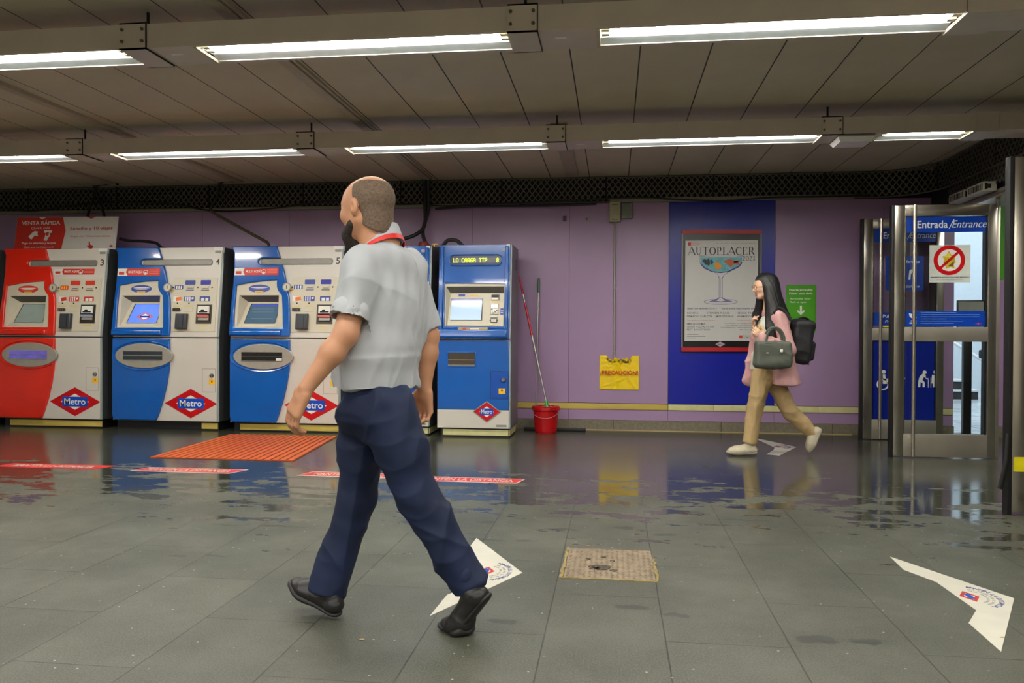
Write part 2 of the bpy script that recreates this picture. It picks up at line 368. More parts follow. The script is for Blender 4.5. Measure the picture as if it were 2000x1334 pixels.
# ---------------- expanded metal fascia: back wall, rounded corner, entrance side
LAT=M('expanded_metal',(112,109,98),.45,metal=.6)
path=[(-8.9,WALL-.03),(2.75,WALL-.03)]
for k in range(1,9):
    q=math.radians(90*k/9); path.append((2.75+.6*math.sin(q), WALL-.63+.6*math.cos(q)))
path+=[(3.35,WALL-.63),(3.35,1.5)]
def along(path,s):
    for p,q in zip(path[:-1],path[1:]):
        d=math.dist(p,q)
        if s<=d: return (p[0]+(q[0]-p[0])*s/d, p[1]+(q[1]-p[1])*s/d)
        s-=d
    return path[-1]
tot=sum(math.dist(p,q) for p,q in zip(path[:-1],path[1:]))
def lattice(s0,s1,z0,z1,cw,ch):
    a=MB(); nx=int((s1-s0)/cw); nz=int(round((z1-z0)/ch)); t=.013
    for i in range(nx):
        for j in range(nz*2):
            sA=s0+i*cw; zA=z0+j*ch/2; off=0 if j%2==0 else .5
            for sg in (0,1):
                sa=sA+(off+sg*.5)*cw; sb=sA+(off+.5 if sg==0 else off+.5)*cw
                sb=sA+(off+ (.5 if sg==0 else .5))*cw; sa=sA+(off+(0 if sg==0 else 1))*cw
                p=along(path,sa); q=along(path,sb); za=zA; zb=zA+ch/2
                d=Vector((q[0]-p[0],q[1]-p[1],0)); n=Vector((-d.y,d.x,0)).normalized()*.006 if d.length else Vector((0,.006,0))
                P0=Vector((p[0],p[1],za)); P1=Vector((q[0],q[1],zb)); h=Vector((0,0,t/2+.003))
                V=[P0-h-n,P0+h-n,P1+h-n,P1-h-n,P0-h+n,P0+h+n,P1+h+n,P1-h+n]
                a.add(V,[(0,1,2,3),(7,6,5,4),(1,5,6,2),(0,3,7,4)],LAT)
    return a
a=lattice(0,tot,2.625,2.885,.068,.0867)
sc0=2.75+8.9+.94
lt=lattice(sc0,tot,2.4516,2.625,.068,.0867)
k0=len(a.v); a.v+=lt.v; a.f+=[[k0+i for i in f_] for f_ in lt.f]; a.mi+=lt.mi; a.sm+=lt.sm
for z in (2.612,2.888):
    a.tube([(p[0],p[1],z) for p in path],.010,LAT,4)
for s in [k*1.2+.4 for k in range(0,int(tot/1.2))]:
    p=along(path,s); a.box(p[0]-.008,p[0]+.008,p[1]-.012,p[1]+.004,2.61,2.89,DKW)
struct(a.build('trim_6'))
# cable tray rail along the top of the wall
a=MB(); a.box(-8.9,-1.1,WALL-.05,WALL,2.575,2.612,M('tray_grey_green',(132,130,112),.5),.003)
a.box(-.05,2.6,WALL-.05,WALL,2.60,2.645,MATS['tray_grey_green'],.003)
struct(a.build('trim_7'))
# ---------------- ceiling cable trunking (fixed to the ceiling)
TR=M('trunking_grey',(178,168,148),.5)
for i,(x,y0,y1,wd) in enumerate(((-6.01,3.0,9.0,.03),(-4.41,3.0,9.0,.035),(-2.15,2.5,9.0,.04),(-.475,6.8,9.0,.07))):
    a=MB(); a.box(x-wd,x+wd,y0,y1,CEIL-.03,CEIL,TR,.004)
    if i==2: a.box(x+wd+.01,x+wd+.03,y0,y1,CEIL-.02,CEIL,TR)
    struct(a.build('trim_%d'%(8+i)))
# ---------------- outside: street, stairs, wall
PAVE=M('wet_street_paving',(176,182,186),.25,var=.25,scale=1.5,bump=.1); OUTW=M('pale_rendered_wall',(205,212,218),.8,var=.03,scale=14,bump=.2)
a=MB(); a.box(2.5,9,WALL+.3,19,-.2,0,PAVE)
for k in range(14): a.box(2.5,9,WALL+.6+k*.6,WALL+.612+k*.6,-.01,.001,M('paving_joint',(120,124,126),.5))
for k in range(11): a.box(2.5+k*.6,2.512+k*.6,WALL+.3,19,-.01,.001,MATS['paving_joint'])
struct(a.build('floor_street'))
a=MB(); a.box(2,10,17.0,17.2,0,4.6,OUTW); a.box(2.0,2.2,WALL+.3,17,0,4.6,OUTW); a.box(9,9.2,WALL+.3,17,0,3.4,OUTW); struct(a.build('wall_street'))
t=thing('street_staircase','stone steps going up outside, seen through the lower door glass','stairs',(5.1,14.6,0))
for k in range(7):
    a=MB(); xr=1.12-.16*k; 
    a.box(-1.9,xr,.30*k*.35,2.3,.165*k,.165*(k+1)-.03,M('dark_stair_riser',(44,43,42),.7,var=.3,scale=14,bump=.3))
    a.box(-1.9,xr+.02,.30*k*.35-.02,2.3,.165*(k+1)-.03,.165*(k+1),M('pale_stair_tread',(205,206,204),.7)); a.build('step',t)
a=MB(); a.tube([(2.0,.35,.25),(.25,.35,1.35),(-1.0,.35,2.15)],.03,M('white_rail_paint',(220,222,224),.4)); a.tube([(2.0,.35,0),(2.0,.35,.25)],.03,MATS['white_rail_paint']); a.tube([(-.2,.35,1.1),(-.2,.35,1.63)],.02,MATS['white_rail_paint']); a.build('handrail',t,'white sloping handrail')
# ================================================================== ceiling light runs
TUBEM=bpy.data.materials.new('fluorescent_tube'); TUBEM.use_nodes=True
b_=TUBEM.node_tree.nodes['Principled BSDF']; b_.inputs['Emission Color'].default_value=(1,.97,.90,1); b_.inputs['Emission Strength'].default_value=TUBE; b_.inputs['Base Color'].default_value=(.9,.9,.9,1)
REFL=M('white_reflector',(228,232,228),.4,var=.01); HOLD=M('lamp_holder_cream',(190,180,150),.5)
SEG=2.14; OPN0,OPN1=.36,2.06
def light_segment(x,y,L,label,group,rod=True,lamp=True,op=(OPN0,OPN1)):
    """one length of the trunking: from the middle of its left joint plate"""
    t=thing('ceiling_light',label,'light',(x,y,2.65),0,group); H=.13; D=.28; o0,o1=op
    a=MB()
    a.box(0,L,0,.012,0,H,BEAMM); a.box(0,L,D-.012,D,0,H,BEAMM); a.box(0,L,.012,D-.012,H-.012,H,BEAMM)
    a.box(0,o0,.012,D-.012,0,.008,BEAMM); a.box(o1,L,.012,D-.012,0,.008,BEAMM); a.box(o0,o1,D-.03,D-.012,0,.008,BEAMM); a.box(o0,o1,.012,.02,0,.008,BEAMM)
    a.build('housing',t)
    a=MB(); fl=M('reflector_flange',(176,184,184),.35,metal=.3)
    V=[(o0,.02,.006),(o1,.02,.006),(o1,.03,.07),(o0,.03,.07),(o0,.15,.075),(o1,.15,.075),(o1,.19,.02),(o0,.19,.02)]
    a.add(V,[(0,1,2,3),(3,2,5,4),(4,5,6,7),(0,3,4,7),(1,6,5,2)],REFL)
    a.add([(o0,.19,.02),(o1,.19,.02),(o1,.25,.004),(o0,.25,.004),(o0,.19,.022),(o1,.19,.022),(o1,.25,.0075),(o0,.25,.0075)],[(0,3,2,1),(4,5,6,7),(0,1,5,4),(2,3,7,6)],fl)
    a.build('reflector',t,'pale reflector')
    for yy in (.065,.125):
        a=MB(); a.cyl((o0+.05,yy,.032),(o1-.05,yy,.032),.019,TUBEM,n=12); a.build('fluorescent_tube',t,'lit white tube')
    for xx in (o0+.008,o1-.045):
        for yy in (.065,.125): a=MB(); a.box(xx,xx+.038,yy-.016,yy+.016,.008,.055,HOLD); a.build('lamp_holder',t)
    for xx in (o0-.02,o1-.002): a=MB(); a.box(xx,xx+.018,.015,D-.01,-.006,.002,HOLD); a.build('end_cap',t)
    if o0>.2:
        a=MB(); a.box(.16,.22,.10,.125,-.002,.001,PRW); a.build('maker_plate',t,'small white plate')
    # joint plate wrapped round the left end, with its screws
    a=MB(); a.box(-.078,.075,-.008,0,-.008,H+.008,BEAMM); a.box(-.078,.075,-.008,D+.008,-.008,0,BEAMM); a.box(-.078,.075,D,D+.008,-.008,H+.008,BEAMM); a.box(-.078,.075,-.008,D+.008,H,H+.008,BEAMM); a.box(.0751,.080,-.009,-.001,-.009,H+.008,DBLACK); a.box(.0751,.08,-.009,D,-.009,-.001,DBLACK)
    j=a.build('joint_plate',t)
    for sx in (-.06,.057):
        for z in (.035,.10):
            a=MB(); a.cyl((sx,-.016,z),(sx,-.008,z),.009,M('zinc_screw',(110,105,95),.35,metal=.7),n=8); a.build('screw',j)
    if rod:
        a=MB(); a.cyl((.0,D/2,H),(0,D/2,CEIL-2.65),.008,DBLACK,n=8); a.box(-.02,.02,D/2-.02,D/2+.02,H,H+.02,DBLACK); a.build('hanger_rod',t)
        if y>6: pass
    return t
near=[(-.474-2.14*3,''),(-.474-2.14*2,'lit lamp of the front ceiling run, above machines 3 and 4'),(-.474-2.14,'lit lamp in the front ceiling run, above the walking man'),(-.474,'long lit lamp in the front ceiling run, with bare grey trunking right of it'),(1.67,'')]
for k,(x,lb) in enumerate(near):
    if k==0: continue
    op=(.36,2.06)
    if k==3: op=(.395,2.155-.01)
    light_segment(x,4.07,SEG,lb,'lamps of the front ceiling run',op=op) if k<4 else None
# the plain end piece
t=thing('ceiling_trunking','plain grey unlit trunking ending the front light run','trunking',(1.668,4.07,2.65))
a=MB(); a.box(0,1.7,0,.28,0,.13,BEAMM,.004); a.build('housing',t)
a=MB(); a.box(.0,.2,-.008,.288,-.008,.138,BEAMM); a.build('joint_plate',t)
for sx in (.03,.16): a=MB(); a.cyl((sx,-.016,.1),(sx,-.008,.1),.009,MATS['zinc_screw'],n=8); a.build('screw',t)
farx=[(-4.68-2.14,2.14,'lit lamp of the back ceiling run above the quick sale sign',(.36,2.02)),(-4.68,2.1,'lit lamp of the back ceiling run above ticket machines 4 and 5',(.33,2.01)),(-2.58,2.106,'lit lamp of the back ceiling run above the man\'s head',(.34,2.03)),(-.474,2.14,'lit lamp of the back ceiling run above the yellow caution sign and poster',(.375,2.08)),(1.663,1.13,'short lit lamp at the right end of the back ceiling run',(.38,1.03))]
for x,L,lb,op in farx: light_segment(x,6.43,L,lb,'lamps of the back ceiling run',op=op)
t=thing('ceiling_trunking','dark plain end of the back light run above the entrance','trunking',(2.79,6.43,2.65))
a=MB(); a.box(0,.62,0,.28,0,.13,BEAMM,.004); a.build('housing',t); a=MB(); a.box(-.078,.075,-.008,.288,-.008,.138,BEAMM); a.build('joint_plate',t)
# emergency light under the back run
t=thing('emergency_light','white emergency light fitting hanging under the back ceiling run','emergency light',(1.71,6.43,2.642))
a=MB(); a.box(0,.27,-.01,.29,-.01,0,PRG,.002); a.build('base_plate',t)
a=MB(); a.add([(0,0,-.01),(.27,0,-.01),(.27,.26,-.01),(0,.26,-.01),(.02,.03,-.045),(.25,.03,-.045),(.25,.23,-.045),(.02,.23,-.045)],[(0,1,5,4),(1,2,6,5),(2,3,7,6),(3,0,4,7),(4,5,6,7)],M('opal_cover',(240,238,235),.3)); a.build('diffuser',t)
# ================================================================== ticket machines
ZB, ZK, ZT = .105, 1.04, 2.06; TILT=.13
LOW = FRONT
th_=math.atan2(TILT, ZT-ZK); VU=math.hypot(TILT, ZT-ZK)
UPP = T3(0,0,ZK) @ Matrix(((1,0,0,0),(0,math.sin(th_),-math.cos(th_),0),(0,math.cos(th_),math.sin(th_),0),(0,0,0,1)))
WA=1.27
def UA(X,Y):      # drawing of the upper front, type A
    X1=638+X*.4131; Y1=203+Y*.4131; k=(Y1-247)/508; l=680-37*k; r=1280-40*k
    return ((X1-l)/(r-l)*WA, (755-Y1)/508*VU)
def LA(X1,Y1):
    k=(Y1-755)/470; r=1240+7*k; l=643+2*k
    return ((X1-l)/(r-l)*WA, ZB+(1225-Y1)/470*(ZK-ZB))
def pu(L): return [UA(*p) for p in L]
def pl(L): return [LA(*p) for p in L]
def ruA(mb,x0,y0,x1,y1,mat,w0=.012,w1=.0135,bev=0,rad=0):
    p=UA(x0,y1); q=UA(x1,y0); mb.rect(p[0],p[1],q[0],q[1],mat,w0,w1,bev,rad)
def text_u(mb,s,x,y,hpx,mat,wpx=None,**k):
    p=UA(x,y); h=abs(UA(x,y-hpx)[1]-p[1]); w=abs(UA(x+wpx,y)[0]-p[0]) if wpx else None
    mb.text(s,p[0],p[1],h,mat,w=w,**k)
def machine_base(t,W,D,z1,yel,side=False,u0=.13):
    a=MB(); a.box(.03,W-.02,.03,D-.03,0,z1,BLACK); a.build('plinth',t,'black plinth')
    a=MB(); a.box(yel[0],yel[1],.018,.032,.02,z1-.015,yel[2],.002)
    if side: a.box(W-.021,W-.012,.04,D-.05,.02,z1-.015,PALEY)
    a.build('kick_strip',t,'yellow strip on the plinth')
def machine_a(x,y,num,colour,cname,label,yel,sticker,screen='grey',tray='dark',full=True):
    t=thing('ticket_machine',label,'ticket machine',(x,y,0),0,None)
    D=.64
    a=MB(); P=[(0,ZB),(0,ZK),(TILT,ZT),(D,ZT),(D,ZB)]
    V=[(xx,p[0],p[1]) for xx in (0,WA) for p in P]
    a.add(V,[(0,1,2,3,4),(9,8,7,6,5)]+[(i,5+i,5+(i+1)%5,(i+1)%5) for i in range(5) if i!=1 or not full],BODY)
    a.box(WA-.004,WA+.004,.10,.104,.12,2.0,DBLACK)
    a.build('cabinet_body',t)
    machine_base(t,WA,D,.10,yel)
    if not full: 
        a=MB(UPP); a.rect(.01,.01,WA-.03,VU,WHITE,0,.012,.004); a.build('upper_front',t); a=MB(LOW); a.rect(.01,ZB,WA-.03,ZK-.01,WHITE,0,.012,.004); a.build('lower_front',t); return t
    HQ=[UA(140,762),UA(676,762),UA(648,1187),UA(98,1187)]
    a=MB(UPP); a.shape([[(0,.006),(WA-.025,.006),(WA-.025,VU),(0,VU)],HQ[::-1]],WHITE,0,.012,.003); a.rect(WA-.025,.006,WA,VU,EDGE,-.01,.008,.004)
    up=a.build('upper_front',t,'white upper front panel')
    a=MB(LOW); a.rect(.0,ZB,WA-.025,ZK-.006,WHITE,0,.012,.004); a.rect(WA-.025,ZB,WA,ZK-.006,EDGE,-.01,.008,.004)
    lo=a.build('lower_front',t,'white lower front panel')
    # coloured upper shell with a notch round the handle slot
    o=[(60,105),(665,105),(712,268),(470,268),(425,285),(412,312),(425,340),(470,358),(735,358),(760,450),(782,600),(757,622),(748,662),(760,698),(800,722),(815,800),(818,1000),(815,1250),(803,1318),(8,1318),(12,1200),(40,900),(70,640),(90,400),(95,200)]
    hole=[(122,632),(300,598),(480,578),(660,566),(655,600),(655,660),(668,705),(718,775),(722,1000),(718,1205),(76,1205),(88,960)]
    a=MB(UPP); a.shape([pu(o),pu(hole)],colour,.008,.045,.012)
    a.rect(UA(18,1318)[0],UA(0,1318)[1]+.004,UA(803,0)[0],UA(0,1240)[1],colour,.02,.075,.02)
    a.shape(pu([(60,640),(90,420),(700,380),(780,600),(757,622),(640,570),(300,600)]),colour,.04,.052,.006) if False else None
    a.build('coloured_surround',up,cname+' moulded surround')
    # slot handle
    a=MB(UPP); p=UA(440,350); q=UA(1390,275); a.rect(p[0],p[1],q[0],q[1],M('slot_grey',(132,128,120),.4,metal=.2),.012,.020,.004,rad=(q[1]-p[1])*.49)
    a.rect(p[0]-.01,p[1]-.006,q[0]+.006,q[1]+.006,M('slot_rim',(120,116,110),.4,metal=.4),.0121,.0135,rad=(q[1]-p[1])*.49)
    a.build('grab_slot',up,'grey slot bar')
    # bezel and sunken screen
    e0,e1,e2,e3=UA(145,768),UA(672,768),UA(640,1183),UA(105,1183)
    a=MB(UPP); a.shape([pu([(118,628),(300,594),(480,574),(664,562),(660,660),(672,703),(724,773),(728,1000),(724,1210),(70,1210),(84,960)]),[e3,e2,e1,e0]],CREAM,.006,.022,.003)
    dp=-.10
    s0,s1,s2,s3=UA(205,835),UA(668,835),UA(640,1183),UA(105,1183)
    def q3(p,w): return (p[0],p[1],w)
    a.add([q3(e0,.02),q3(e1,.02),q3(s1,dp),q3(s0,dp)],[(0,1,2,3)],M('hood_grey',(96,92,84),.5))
    a.add([q3(e3,.02),q3(e0,.02),q3(s0,dp),q3(s3,.0)],[(0,1,2,3)],CREAM)
    a.add([q3(e1,.02),q3(e2,.02),q3(s2,.0),q3(s1,dp)],[(0,1,2,3)],CREAM)
    a.add([q3(s0,dp),q3(s1,dp),q3(s2,.0),q3(s3,.0)],[(0,1,2,3)],CREAM)
    bz=a.build('screen_bezel',up,'cream screen bezel')
    sm={'grey':M('screen_grey_green',(120,130,122),.12,emis=(120,132,124),es=.35,var=.12,scale=5),'blue':M('screen_blue',(90,120,215),.1,emis=(96,132,232),es=.75,var=.35,scale=4),'teal':M('screen_teal',(60,82,100),.12,emis=(72,100,120),es=.5,var=.2,scale=4)}[screen]
    def onp(X,Y,off=.003):   # point on the sunken plate
        f_=(Y-835)/(1183-835); u,v=UA(X,Y); return (u,v,dp*(1-f_)+off)
    a=MB(UPP); fr=.0015
    a.add([onp(245,856),onp(648,856),onp(596,1140),onp(180,1140)],[(0,3,2,1)],BLACK)
    a.add([onp(257,864,.004),onp(642,864,.004),onp(590,1134,.004),onp(190,1134,.004)],[(0,3,2,1)],sm)
    if screen=='blue':
        c=onp(420,1045,.006); k=.24
        a.shape([(c[0]-.115,c[1]),(c[0],c[1]-.06),(c[0]+.115,c[1]),(c[0],c[1]+.06)],M('screen_mark',(150,110,140),.4,emis=(150,110,150),es=.4),0,.0006,M=T3(0,0,onp(420,1045,.006)[2])@Matrix.Identity(4)) if False else None
        def pp(X,Y,o=.0055): return onp(X,Y,o)
        rd=M('screen_mark_red',(170,90,100),.4,emis=(190,90,100),es=.5); wt=M('screen_mark_white',(225,230,245),.4,emis=(225,230,250),es=.6)
        a.add([pp(300,1045),pp(425,985),pp(545,1045),pp(410,1105)],[(0,3,2,1)],rd)
        a.add([pp(345,1045,.006),pp(423,1005,.006),pp(500,1045,.006),pp(412,1085,.006)],[(0,3,2,1)],wt)
        a.add([pp(350,1060,.0065),pp(357,1032,.0065),pp(492,1032,.0065),pp(486,1060,.0065)],[(0,3,2,1)],LOGOB)
    elif screen=='teal':
        a.add([onp(262,868,.0055),onp(638,868,.0055),onp(634,890,.0055),onp(259,890,.0055)],[(0,3,2,1)],M('screen_bar',(60,70,150),.2,emis=(70,80,180),es=.6))
        for k in range(4): a.add([onp(270,930+k*45,.0055),onp(560,930+k*45,.0055),onp(558,934+k*45,.0055),onp(269,934+k*45,.0055)],[(0,3,2,1)],M('screen_line',(110,130,140),.3,emis=(110,130,140),es=.5))
    a.build('screen',bz,{'grey':'pale grey-green screen','blue':'bright blue screen with a diamond mark','teal':'dark teal screen'}[screen])
    # oval label over the screen
    pc=PRR if colour is RED else PRB
    a=MB(UPP); c=UA(414,676); r=UA(557,676)[0]-c[0]; a.shape(ellp(c[0],c[1],r,r*.36),pc,.022,.0235)
    a.shape(ellp(c[0],c[1]+.012,r*.8,r*.05),PRW,.0236,.024); a.shape(ellp(c[0],c[1]-.004,r*.6,r*.03),PRW,.0236,.024); a.rect(c[0]-r*.4,c[1]-r*.34,c[0]+r*.4,c[1]-r*.22,STY,.0236,.0242)
    a.build('oval_label',bz)
    # number, stickers
    a=MB(UPP); text_u(a,num,1456,345,84,PRK,52,bold=.012,z=.0125); a.build('number',up,'machine number '+num)
    a=MB(UPP); ruA(a,1405,105,1535,150,PRW); ruA(a,1425,152,1508,186,PRG); a.build('maker_label',up)
    a=MB(UPP); X0,X1,Y0,Y1=sticker; w=.046 if X0<700 else .0125
    ruA(a,X0,Y0,X1,Y1,PRR,w,w+.0012); d=X1-X0
    ruA(a,X0,Y0,X0+d*.2,Y1,PRW,w+.0012,w+.002); ruA(a,X0+d*.03,Y0+(Y1-Y0)*.45,X0+d*.16,Y0+(Y1-Y0)*.85,PRR,w+.002,w+.0025)
    a.add([(*UA(X0+d*.19,Y0),w+.0022),(*UA(X0+d*.235,Y0),w+.0022),(*UA(X0+d*.2,(Y0+Y1)/2),w+.0022),(*UA(X0+d*.235,Y1),w+.0022),(*UA(X0+d*.19,Y1),w+.0022)],[(0,1,2,3,4)],PRW)
    text_u(a,'MULTI AQUÍ',X0+d*.42,Y1-(Y1-Y0)*.36,(Y1-Y0)*.34,PRW,d*.33,bold=.02,z=w+.0013)
    for k in range(3): ruA(a,X0+d*.74,Y0+(Y1-Y0)*(.2+.22*k),X0+d*.96,Y0+(Y1-Y0)*(.27+.22*k),M('pale_red_print',(228,130,115),.5),w+.0013,w+.0018)
    c=UA(X0+d*.66,(Y0+Y1)/2); a.shape([ellp(c[0],c[1],.03,.024),ellp(c[0],c[1],.024,.018)],PRW,w+.0013,w+.0018); a.rect(c[0]-.012,c[1]-.03,c[0]+.012,c[1]-.002,PRW,w+.0013,w+.002)
    a.build('notice_sticker',up,'red and white sticker reading MULTI AQUÍ')
    # control panel
    a=MB(UPP); ruA(a,805,525,1462,1258,CREAM,.012,.018,.003); cp=a.build('control_panel',up,'cream control panel')
    w=.018
    a=MB(UPP)
    ruA(a,1015,558,1157,620,pc,w,w+.0012,rad=.008); ruA(a,1225,558,1367,620,pc if colour is RED else M('printed_deep_blue',(20,20,150),.45),w,w+.0012,rad=.008)
    ruA(a,870,625,990,685,pc,w,w+.0012,rad=.01)
    for k in range(3): ruA(a,888+k*32,635,908+k*32,678,PRW if colour is not RED else STY,w+.0013,w+.0018)
    for xx in (1025,1232): ruA(a,xx,690,xx+106,700,pc if xx<1200 else PRK,w,w+.0012)
    for xx,yy in ((850,657),(1187,657),(1380,657),(1064,872),(906,872)):
        c=UA(xx,yy); a.shape(ellp(c[0],c[1],.009,.009,10),PRK,w,w+.0012)
    ruA(a,848,780,962,848,PRW,w,w+.001); a.shape(pu([(885,795),(960,783),(962,835),(888,845)]),PRR if colour is RED else ORANGE,w+.0012,w+.002)
    ruA(a,997,780,1142,845,pc,w,w+.0012,rad=.006)
    for k in range(3): ruA(a,1012+k*28,784,1032+k*28,842,PRW,w+.0013,w+.0018)
    a.shape(pu([(1098,795),(1130,788),(1126,815),(1100,820)]),PRW,w+.0013,w+.0018)
    ruA(a,1207,780,1350,845,pc,w,w+.0012,rad=.006); ruA(a,1228,800,1275,842,PRW,w+.0013,w+.0018); ruA(a,1285,800,1330,842,PRW,w+.0013,w+.0018)
    for x0,x1,y in ((845,960,905),(1010,1115,905),(1190,1310,1175),(805,870,688)): ruA(a,x0,y,x1,y+11,STY,w,w+.0012)
    c=UA(790,662); a.shape(ellp(c[0],c[1],.05,.05),PRG,.046,.05,.002); a.shape(ellp(c[0],c[1],.038,.038),CREAM,.05,.052); a.rect(c[0]-.004,c[1]-.02,c[0]+.004,c[1]+.02,PRK,.052,.053)
    a.build('printed_guide',cp,'printed '+('red' if colour is RED else 'blue')+' payment symbols')
    a=MB(UPP); ruA(a,1030,635,1135,682,CREAM,w,w+.006,.002); ruA(a,1045,664,1122,672,BLACK,w+.006,w+.007); a.build('ticket_slot',cp)
    a=MB(UPP); ruA(a,1240,640,1340,682,CREAM,w,w+.006,.002); ruA(a,1250,668,1330,675,BLACK,w+.006,w+.007); a.build('ticket_slot',cp)
    a=MB(UPP); ruA(a,838,935,958,985,CHROME,w,w+.010,.004,rad=.012); ruA(a,862,955,880,975,BLACK,w+.0101,w+.011); ruA(a,925,955,943,975,BLACK,w+.0101,w+.011); a.shape(pu([(880,975),(898,945),(916,975)]),BLACK,w+.0101,w+.011); a.build('coin_slot',cp,'chrome coin slot')
    a=MB(UPP); ruA(a,1000,935,1120,985,CREAM,w,w+.006,.002); a.build('card_slot',cp)
    a=MB(UPP); ruA(a,892,1020,1062,1225,DARK,w,w+.055,.014); ruA(a,1008,1030,1012,1215,BLACK,w+.055,w+.0565); a.build('card_reader',cp,'dark card reader block')
    a=MB(UPP); ruA(a,1150,890,1380,1150,M('dark_steel_frame',(80,76,68),.35,metal=.6),w,w+.004); ruA(a,1172,902,1362,1120,DBLACK,w+.004,w+.005)
    ruA(a,1190,912,1352,1015,PRW,w+.005,w+.03,.006); ruA(a,1215,985,1330,1003,DBLACK,w+.03,w+.032); a.shape(pu([(1235,986),(1250,962),(1280,962),(1285,986)]),DBLACK,w+.03,w+.032)
    ruA(a,1186,1032,1340,1066,M('slip_red_white',(200,90,90),.4) if colour is BLUE else M('slip_blue_grey',(150,160,185),.4),w+.005,w+.036,.004); ruA(a,1190,1066,1335,1105,GREYM,w+.005,w+.02)
    a.build('receipt_unit',cp,'recessed receipt slot with a white mouth')
    # lower front
    o=[(647,760),(972,760),(974,860),(970,940),(958,1020),(938,1110),(915,1185),(900,1223),(655,1223),(646,1195),(645,900)]
    c=LA(825,858); rx=LA(1005,858)[0]-c[0]; rz=c[1]-LA(825,942)[1]
    a=MB(LOW); a.shape([pl(o)],colour,.006,.040,.012)
    # raised lip round the oval tray
    ring=[(c[0]+(rx)*math.cos(q),c[1]+(rz)*math.sin(q)) for q in [2*math.pi*k/48 for k in range(48)]]
    V=[];n=48
    umax=LA(972,858)[0]-.006
    prof=((1.0,.038),(.98,.050),(.93,.046),(.905,.030))
    for s_,w_ in prof:
        for k in range(n): q=2*math.pi*k/n; V.append((min(c[0]+rx*s_*math.cos(q),umax) , c[1]+rz*s_*math.sin(q), w_))
    Fc=[(i*n+k,i*n+(k+1)%n,(i+1)*n+(k+1)%n,(i+1)*n+k) for i in range(3) for k in range(n)]
    a.add(V,Fc,colour,True); a.build('coloured_surround',lo,cname+' lower moulding')
    a=MB(LOW); a.shape(ellp(c[0]+.012,c[1],rx*.905,rz*.84),GREYM,.030,.050,.006); tr=a.build('tray_plate',lo,'oval grey metal plate')
    tm={'violet':M('tray_violet',(100,90,170),.15,emis=(96,84,190),es=.35,var=.4,scale=6),'dark':M('tray_dark',(46,52,60),.15),'black':M('tray_black',(34,32,30),.25)}[tray]
    a=MB(LOW); p=LA(713,880); q=LA(935,833); a.rect(p[0],p[1],q[0],q[1],tm,.050,.0515); a.rect(p[0],p[1]-.008,q[0],p[1]-.0,CHROME,.05,.056); a.rect(p[0]+.004,(p[1]+q[1])/2-.004,q[0]-.004,(p[1]+q[1])/2+.006,CHROME if tray!='black' else DARK,.0515,.054)
    if tray=='black': a.rect(q[0]-.07,p[1],q[0]-.004,p[1]+.03,PRW,.0515,.055)
    a.build('tray_window',tr,'lit violet tray window' if tray=='violet' else 'dark tray window')
    a=MB(LOW); p=LA(1152,1060); q=LA(1225,928)
    a.shape([[(p[0],p[1]),(q[0],p[1]),(q[0],q[1]),(p[0],q[1])],[(p[0]+.004,p[1]+.004),(q[0]-.004,p[1]+.004),(q[0]-.004,q[1]-.004),(p[0]+.004,q[1]-.004)]],M('panel_gap',(120,116,108),.6),.012,.0128)
    a.rect(p[0]+.004,p[1]+.004,q[0]-.004,q[1]-.004,WHITE,.012,.0135); dr=a.build('lock_panel',lo)
    a=MB(LOW); k=LA(1203,967); a.lathe([(0,.03),(.018,.03),(.026,.02),(.028,.0135)],CHROME,(k[0],k[1],0)); a.rect(k[0]-.003,k[1]-.014,k[0]+.003,k[1]+.01,DBLACK,.03,.031); a.build('lock',dr,'round chrome lock')
    a=MB(LOW); p=LA(1189,1016); q=LA(1222,988); a.rect(p[0],p[1],q[0],q[1],STY,.0136,.0146); a.rect((p[0]+q[0])/2-.008,p[1]+.02,(p[0]+q[0])/2+.008,q[1]-.01,PRR,.0146,.0152); a.build('warning_sticker',dr,'small yellow warning sticker')
    a=MB(LOW); k=LA(1089,1125); metro_logo(a,k[0],k[1],LA(1220,0)[0]-k[0],k[1]-LA(0,1208)[1],.012); a.build('metro_logo',lo,'red diamond logo reading Metro')
    return t
XM3,XM4,XM5=-7.035,-5.63,-4.225; YM=8.39
machine_a(XM3-1.40,YM,'2',BLUE,'blue','ticket machine showing only its dark side, left of the red machine',(.13,1.2,YEL),(98,690,400,500),full=False)
machine_a(XM3,YM,'3',RED,'red','red and white ticket machine numbered 3 under the quick sale sign',(.10,WA-.02,YEL),(775,1352,388,470),'grey','violet')
machine_a(XM4,YM,'4',BLUE,'blue','blue and white ticket machine numbered 4 with a bright blue screen',(1.05,WA-.03,YEL),(98,690,400,500),'blue','dark')
machine_a(XM5,YM,'5',BLUE,'blue','blue and white ticket machine numbered 5, reached past by the walking man',(.10,WA-.03,YEL),(98,690,400,500),'teal','black')
